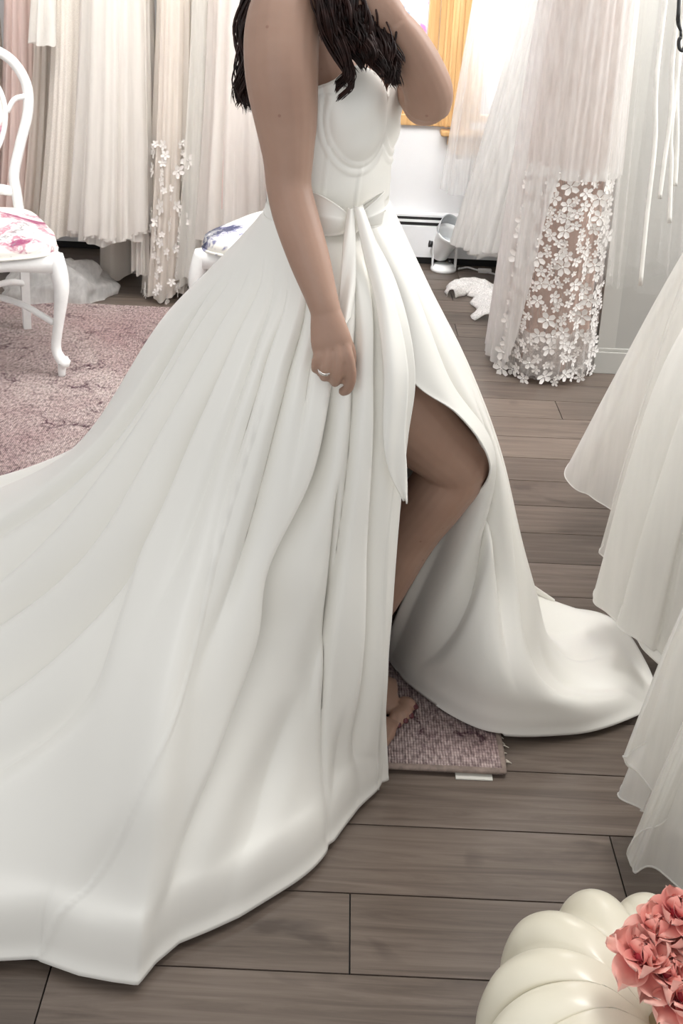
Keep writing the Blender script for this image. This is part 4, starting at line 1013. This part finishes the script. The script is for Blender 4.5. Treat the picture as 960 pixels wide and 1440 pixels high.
# sewn seams
for us in ([(0, .5), (1, .62)], [(0, 4.2), (.45, 4.6), (.62, 4.75), (.72, 5.05), (.85, 5.4), (1, 5.95)], [(0, 8.3), (1, 9.2)]):
    us = np.array(us, float); disp -= .0035 * np.exp(-((U - herm(us[:, 0], us[:, 1], vq[0])[None, :]) / .016) ** 2) * sm(vq, .2, .3)
# hem turn-up: the last hand's breadth of cloth bulges before it turns down to the floor
roll = np.exp(-((vq - .955) / np.where(vq < .955, .045, .022)) ** 2) * (1 - sm(U, 8.5, 10)) + .6 * np.exp(-((vq - .955) / np.where(vq < .955, .05, .025)) ** 2) * sm(U, 17, 18) * (1 - sm(U, 22.6, 23.6))
G[..., 2] += .030 * roll * (1 - .5 * np.exp(-((U - 2.2) / .3) ** 2)) * sm(U, .2, .9)
disp += .0022 * np.exp(-((vq - .985) / .010) ** 2)
nm = normals(G); ctr = np.array([WC[0], WC[1]])
sgn = np.sign(np.einsum('ijk,ijk->ij', nm[:, 5:8], G[:, 5:8] - np.array([WC[0], WC[1], 1.2])).mean())
fade = np.ones_like(disp)
ed0 = sm(U, 0, .25) * (1 - sm(U, 23.75, 24.0)); fade *= .25 + .75 * ed0
G = G + nm * sgn * (disp * fade)[..., None]
cu = np.array([3.6, 4, 4.5, 4.8, 5, 5.22, 5.5, 6, 6.4]); cp_ = np.array([(0, 0, 0)] + [hem(x, y, .008) for x, y in ((290, 1313), (250, 1330), (217, 1358), (193, 1389), (158, 1384), (112, 1375), (48, 1352))] + [(0, 0, 0)])
for k in (0, -1):
    i = np.argmin(abs(uq - cu[k])); cp_[k] = G[i, -1]
want = np.stack([np.interp(uq, cu, cp_[:, k]) for k in range(3)], 1); dl = want - G[:, -1]; dl[(uq < 3.6) | (uq > 6.4)] = 0
G = G + dl[:, None, :] * (sm(vq, .84, 1.0) ** 1.3)[..., None] * np.array([1, 1, 0])
onrug = (G[..., 0] < rx1 + .01) & (G[..., 1] > ry0 - .01)
G[..., 2] = np.maximum(G[..., 2], np.where(onrug, .019, .006))
skirt_mb = MB().grid(G)
gownp = skirt_mb.make('wedding_dress', M['satin'], person, label='ivory satin strapless dress with full pleated skirt, long train and high leg slit')
mod(gownp, 'SOLIDIFY', thickness=0.0028, offset=-sgn)

# bodice
pq = np.linspace(-math.pi, math.pi, 240); NB = 90
def top_z(p):        # neckline: two rounded cups, lower at the sides and the back
    q = np.abs(p); cupp = .030 * math.exp(-((q - .48) / .34) ** 2) - .020 * math.exp(-(q / .16) ** 2)
    return 1.192 + cupp - .030 * sm(q, 1.0, 2.2)
Bd = np.zeros((240, NB, 3))
for i, p in enumerate(pq):
    z0 = WZ - .034 + .008 * math.cos(p); z1 = float(top_z(p)); zz = np.linspace(z0, z1, NB); tt = tor(zz)
    for j, (z, (o, a, b)) in enumerate(zip(zz, tt)):
        s_ = 1 if p >= 0 else -1; dq = (abs(p) - .46) / .48; ch_ = .022 if p > 0 else .013; dz = (z - 1.150) / .062; rr_ = math.sqrt(dq * dq + dz * dz)
        cup = ch_ * max(0, 1 - rr_ ** 2) ** .8 if z < 1.15 else ch_ * max(0, 1 - dq * dq) ** .8 * (1 - .45 * min(1, (z - 1.15) / .08) ** 2)
        rim = .0045 * math.exp(-((rr_ - 1.03) / .055) ** 2) * (1 if z < 1.185 else 0) + .0028 * math.exp(-((rr_ - 1.24) / .05) ** 2) * (1 if z < 1.185 else 0)
        seam = sum(.0018 * math.exp(-((abs(p) - c_ - k_ * (1.1 - z)) / .022) ** 2) for c_, k_ in ((.42, 1.2), (.95, 1.5), (1.6, .6))) if rr_ > 1.05 else 0
        drape = .0022 * math.sin(z * 95 + abs(p) * 7) * max(0, 1 - rr_ ** 2)
        off = .0065 + cup + rim + seam + drape
        Bd[i, j] = B(o + (a + off) * math.cos(p), (b + off) * math.sin(p), z)
bod = MB().grid(Bd).make('bodice', M['satin'], gownp, label='strapless bodice with underwired cups'); mod(bod, 'SOLIDIFY', thickness=.003, offset=-1)
e_ = Bd[:, -1]; MB().tube(e_, [.0022] * len(e_), 6).make('neckline_piping', M['satin'], gownp)
# waist band and bow
def onw(p, z, off): o, a, b = tor(z)[0]; return B(o + (a + off) * math.cos(R(p)), (b + off) * math.sin(R(p)), z)
bandg = np.array([[onw(p, WZ - .010 + h, .0115 + .001 * math.cos(h * 250)) for h in np.linspace(-.016, .016, 7)] for p in np.linspace(-180, 180, 120)])
wb_ = MB().grid(bandg, True).make('waistband', M['satin'], gownp); 
BP = 40
kn = onw(BP, WZ - .003, .030)
side = np.array([math.sin(R(BP)) * Fv[k] - math.cos(R(BP)) * Nv[k] for k in range(3)]); out_ = math.cos(R(BP)) * Fv + math.sin(R(BP)) * Nv; up_ = np.array([0, 0, 1.0])
bow = MB()
def bloop(sgn_, L, Hh, tilt, nz=.012):
    nu, nv = 34, 20; P_ = np.zeros((nu, nv, 3))
    for i in range(nu):
        a = i / (nu - 1) * 2 * math.pi; r_ = math.sin(a / 2)           # once out and back
        for j in range(nv):
            q = j / (nv - 1) * 2 - 1; s_ = .5 - .5 * math.cos(a)
            wdt = Hh * (.22 + .78 * s_ ** .8) * q + .004 * math.sin(q * 7 + i * .2) * s_
            P_[i, j] = kn + side * sgn_ * (L * s_) + up_ * (wdt + tilt * s_) + out_ * (nz * math.sin(a) + .004 * math.cos(q * 4) * s_ - .010 * s_ * s_)
    bow.grid(P_)
bloop(-1, .050, .034, .012); bloop(1, .056, .026, .014)
bw = bow.make('bow', M['satin'], gownp, label='flat satin bow at the waist'); mod(bw, 'SOLIDIFY', thickness=.002)
kb = MB(); t_ = MB().ball((0, 0, 0), 1, 14, 10); kb.add([kn + side * v[0] * .013 + up_ * v[2] * .017 + out_ * (v[1] * .010 + .006) for v in t_.v], t_.f).make('bow_knot', M['satin'], gownp)
def tail(ls, rs, dep, ph_):
    n = 60; l = np.array([at(*p) for p in ls]); r_ = np.array([at(*p) for p in rs]); tq_ = np.arange(len(ls)); L_ = herm(tq_, l, np.linspace(0, len(ls) - 1, n)); R_ = herm(tq_, r_, np.linspace(0, len(ls) - 1, n))
    g_ = np.zeros((n, 16, 3))
    for j in range(16):
        q = j / 15; g_[:, j] = L_ * (1 - q) + R_ * q; g_[:, j, 1] += -.007 * math.sin(q * math.pi) + .005 * np.sin(q * 6 + np.linspace(0, 6, n) + ph_) * np.linspace(0, 1, n)
    o_ = MB().grid(g_).make('bow_tail', M['satin'], gownp); mod(o_, 'SOLIDIFY', thickness=.002)
tail([(497, 290, 1.42), (511, 360, 1.395), (528, 430, 1.375), (538, 520, 1.352), (538, 610, 1.352), (546, 660, 1.36), (568, 704, 1.372)],
     [(510, 288, 1.425), (536, 360, 1.402), (557, 430, 1.385), (574, 520, 1.368), (570, 610, 1.366), (572, 660, 1.372), (573, 704, 1.378)], .01, 0)
tail([(488, 292, 1.42), (482, 340, 1.395), (478, 400, 1.372), (474, 460, 1.35)], [(498, 292, 1.42), (500, 340, 1.397), (500, 400, 1.375), (494, 448, 1.352)], .01, 2)

# ------------------------------------------------------------------ organza ball gowns in the right foreground
def layer(name, hems, waist, mat, parent, nu=160, nv=50, amp=.006, seed=0, bulge=.10, thick=False):
    """a sheer skirt layer hung from the waist to a waved hem"""
    lines = []
    for k, h in enumerate(hems):
        h = np.array(h, float); q = k / (len(hems) - 1); wpt = np.array(waist[0]) * (1 - q) + np.array(waist[1]) * q
        m_ = wpt * .5 + h * .5; o = np.array([-1, 0, .25]) * bulge
        lines.append([wpt, m_ * .5 + wpt * .5 + o * .7, m_ + o, m_ * .5 + h * .5 + o * .6, h])
    P_, uq_ = loft(lines, nu, nv); r = np.random.default_rng(seed); v_ = np.linspace(0, 1, nv)[None, :]; nn = normals(P_)
    d = np.zeros((nu, nv))
    for _ in range(9): u0 = r.uniform(0, len(hems) - 1); d += amp * r.uniform(.4, 1.4) * np.exp(-((uq_[:, None] - u0 - .15 * np.sin(v_ * 4 + u0)) / r.uniform(.06, .2)) ** 2) * sm(v_, .1, .8)
    P_ += nn * d[..., None]; P_[..., 2] = np.maximum(P_[..., 2], .012)
    o_ = MB().grid(P_).make(name, mat, parent)
    return o_, P_
def ph(x, y, z): return fl(x, y, z)
BGRP = 'organza ball gowns on the foreground rail'
GX = 1.02
rail_t = thing('clothes_rail', 'metal clothes rail carrying the organza ball gowns above the pumpkin', 'clothes rail', (GX, 1.0, 0))
for a, b in (((GX, .75, RAILZ), (GX, 2.75, RAILZ)),): MB().tube([a, b], [.013, .013], 14).make('bar', M['ring'], rail_t)
for y in (.75, 2.75): MB().tube([(GX, y, RAILZ), (GX, y, 2.7)], [.008, .008], 10).make('ceiling_rod', M['ring'], rail_t)
def ball_gown(label, yc, layers_, lining_pts):
    t = thing('ball_gown', label, 'gown', (GX, yc, 0), BGRP)
    for i, (hems, mat, bl, sd) in enumerate(layers_):
        o_, P_ = layer('organza_layer', hems, ((GX - .09, yc + .12, 1.22), (GX - .09, yc - .12, 1.22)), M[mat], t, seed=sd, bulge=bl)
        e = P_[:, -1]; MB().tube(e, [.0016] * len(e), 5).make('hem_edge', M['organza_thick'], o_)
    layer('lining', lining_pts, ((GX - .07, yc + .10, 1.20), (GX - .07, yc - .10, 1.20)), M['lining_white'], t, seed=90, bulge=.05)
    a = np.linspace(0, 2 * np.pi, 40, endpoint=False); P_ = np.zeros((40, 10, 3))
    for j in range(10):
        q = j / 9; rx = .10 * (.9 + .35 * math.sin(q * 2.4)); P_[:, j] = np.stack([GX + rx * np.cos(a), yc + rx * 1.25 * np.sin(a), np.full(40, 1.20 + .34 * q)], 1)
    MB().grid(P_, True).make('bodice', M['lining_white'], t)
    h = MB().tube([(GX - .17, yc, 1.62), (GX - .07, yc, 1.675), (GX, yc, 1.70), (GX + .07, yc, 1.675), (GX + .17, yc, 1.62)], [.008] * 5, 8, None, 4)
    h.tube([(GX, yc, 1.70), (GX, yc, 1.80), (GX + .018, yc, 1.83), (GX + .012, yc, RAILZ + .014), (GX - .010, yc, RAILZ + .016), (GX - .018, yc, RAILZ - .004)], [.0025] * 6, 6, None, 3)
    for s_ in (-1, 1): h.tube([(GX + .1 * s_, yc, 1.655), (GX + .07 * s_, yc, 1.54)], [.003, .003], 5)
    h.make('hanger', M['oak'], t); return t
ball_gown('ivory organza ball gown with stiff pointed hem beyond the satin train', 2.15, [
    ([(1.10, 2.70, .2), (.85, 2.62, .22), ph(795, 660, .16), ph(866, 722, .10), (.80, 2.02, .08), (1.0, 2.0, .08)], 'organza', .02, 1),
    ([(1.10, 2.60, .18), (.82, 2.45, .2), ph(848, 752, .13), ph(866, 800, .08), (.78, 1.82, .06), (1.0, 1.8, .06)], 'organza', .06, 2),
    ([(1.10, 2.45, .18), (.84, 2.25, .2), ph(872, 740, .16), ph(905, 790, .10), (.84, 1.80, .08), (1.0, 1.8, .08)], 'organza_thick', .06, 3)],
    [(1.1, 2.55, .10), (.88, 2.42, .12), (.74, 2.25, .10), (.76, 1.98, .08), (1.0, 1.9, .08)])
ball_gown('wide cream organza ball gown whose soft hem reaches the end of the satin train', 1.70, [
    ([(1.05, 2.06, .2), (.80, 2.0, .2), ph(835, 828, .13), ph(872, 880, .09), ph(940, 946, .06), (.80, 1.48, .06), (1.0, 1.45, .06)], 'organza_thick', .13, 4),
    ([(1.05, 2.02, .2), (.80, 1.95, .22), ph(868, 858, .16), ph(905, 905, .13), ph(958, 940, .10), (.85, 1.5, .08)], 'organza_thick', .10, 5)],
    [(1.1, 2.0, .12), (.82, 1.93, .14), (.68, 1.80, .12), (.72, 1.58, .1), (1.0, 1.5, .1)])
ball_gown('sheer organza ball gown hanging lowest over the white pumpkin', 1.28, [
    ([(1.05, 1.5, .2), (.80, 1.49, .2), ph(880, 1098, .11), ph(902, 1138, .08), ph(930, 1158, .07), (.72, 1.15, .08), (1.0, 1.1, .08)], 'organza', .10, 6),
    ([(1.05, 1.5, .2), (.80, 1.47, .24), ph(905, 1045, .22), ph(912, 1110, .15), (.70, 1.12, .12), (1.0, 1.05, .12)], 'organza', .12, 7),
    ([(1.05, 1.42, .2), (.74, 1.36, .2), ph(912, 1160, .14), ph(890, 1224, .06), ph(942, 1238, .06), (.70, 1.02, .06), (1.0, 1.0, .06)], 'organza', .08, 8)],
    [(1.1, 1.44, .14), (.84, 1.40, .16), (.74, 1.30, .14), (.76, 1.16, .14), (1.0, 1.1, .14)])

# ------------------------------------------------------------------ white pumpkin with coral silk flowers
PC = at(946, 1352, .925); pc = np.array([PC[0], PC[1], 0]); PR = .222; PS = .955
t = thing('pumpkin', 'large cream white ribbed pumpkin on the wood floor with coral flowers on top', 'pumpkin', pc)
prof = herm(np.arange(13), np.array([(.00, .026), (.07, .010), (.13, .002), (.180, .012), (.212, .050), (.226, .100), (.222, .145), (.205, .190), (.170, .228), (.125, .246), (.080, .245), (.040, .226), (.012, .205)]), np.linspace(0, 12, 60))
NR = 15; nu = NR * 18; G = np.zeros((nu, 60, 3)); pr_ = np.random.default_rng(2); rv = pr_.uniform(-.035, .035, NR); rw = pr_.uniform(-.12, .12, NR)
for i in range(nu):
    a = 2 * math.pi * i / nu; x = NR * i / nu; kx = int(x) % NR; f = x - int(x)
    rib = abs(math.sin(math.pi * f)) ** .62
    tw = .10 * math.sin(a * 2)
    for j, (r, z) in enumerate(prof):
        dpt = .115 * sm(r, .01, .12); s_ = (1 + rv[kx] * rib) * (1 - dpt * (1 - rib))
        up = 1 - .05 * (1 - rib) * sm(r, .05, .2) if z > .12 else 1
        aa = a + .12 * math.sin(j / 59 * 3.1 + kx) * .5
        G[i, j] = pc + (r * PS * s_ * math.cos(aa), r * PS * s_ * math.sin(aa), .002 + z * up)
MB().grid(G, True).make('flesh', M['pumpkin'], t)
MB().tube([pc + (0, 0, .195), pc + (.004, 0, .225), pc + (.016, .004, .250)], [.020, .014, .016], 10, None, 4).make('stem', M['stem'], t)
fg = 'coral silk flowers on the pumpkin'
def bloom(label, c, r, n, seed):
    ft_ = thing('silk_flower', label, 'flower', c, fg); q_ = np.random.default_rng(seed); c = np.array(c, float)
    for k in range(n):
        ring_ = 0 if k < n * .30 else (1 if k < n * .62 else 2); a = k * 2.399 + q_.uniform(-.25, .25); el_ = (1.15, .62, .12)[ring_] + q_.uniform(-.15, .15)
        L_ = r * (.62, .85, 1.0)[ring_] * q_.uniform(.88, 1.1); W_ = r * (.36, .46, .52)[ring_] * q_.uniform(.9, 1.12)
        d = np.array([math.cos(a) * math.cos(el_), math.sin(a) * math.cos(el_), math.sin(el_)]); sd = np.array([-math.sin(a), math.cos(a), 0]); up = np.cross(d, sd)
        if up[2] < 0: up = -up
        nu_, nv_ = 12, 11; P_ = np.zeros((nu_, nv_, 3)); p0, p1 = q_.uniform(0, 6, 2)
        for i in range(nu_):
            s_ = i / (nu_ - 1); wd2 = W_ * (.22 + .78 * math.sin(math.pi / 2 * min(1, s_ / .6))) * math.sqrt(1 - .97 * max(0, (s_ - .6) / .4) ** 2)
            for j in range(nv_):
                v = j / (nv_ - 1) * 2 - 1; ss = s_ * (1 - .05 * abs(v) ** 2.2 + .03 * math.cos(v * 9 + p0))
                P_[i, j] = c + d * L_ * ss + sd * wd2 * v + up * (r * (.28 * (v * v) * (1 - .4 * s_) + .10 * s_ * s_ * math.sin(v * 5 + p0) - .16 * s_ ** 2 * (ring_ - .6)))
        o_ = MB().grid(P_).make('petal', M['petal'], ft_)
    MB().ball(c + (0, 0, .006), (r * .26, r * .26, r * .3), 10, 7).make('flower_centre', M['petalcore'], ft_)
def top_at(x, y):     # point of the pumpkin's top surface under a picture point
    return at(x, y, PC[1])
for (x, y, dD, r, n, sd, lb) in ((903, 1352, -.012, .043, 15, 1, 'coral silk bloom farthest out over the pumpkin ribs'), (938, 1376, -.025, .043, 15, 2, 'coral silk bloom in the middle of the cluster on the pumpkin top'),
                              (924, 1318, .012, .040, 14, 3, 'coral silk bloom above the outermost one on the pumpkin top'), (952, 1290, .022, .038, 14, 4, 'coral silk bloom on the far side of the pumpkin top'),
                              (978, 1338, .004, .046, 14, 5, 'coral silk bloom beside the pumpkin stem, cut by the picture edge'), (956, 1408, -.045, .040, 14, 6, 'coral silk bloom lowest on the pumpkin top, nearest the viewer')):
    c = at(x, y, PC[1] + dD); bloom(lb, c, r, n, sd)
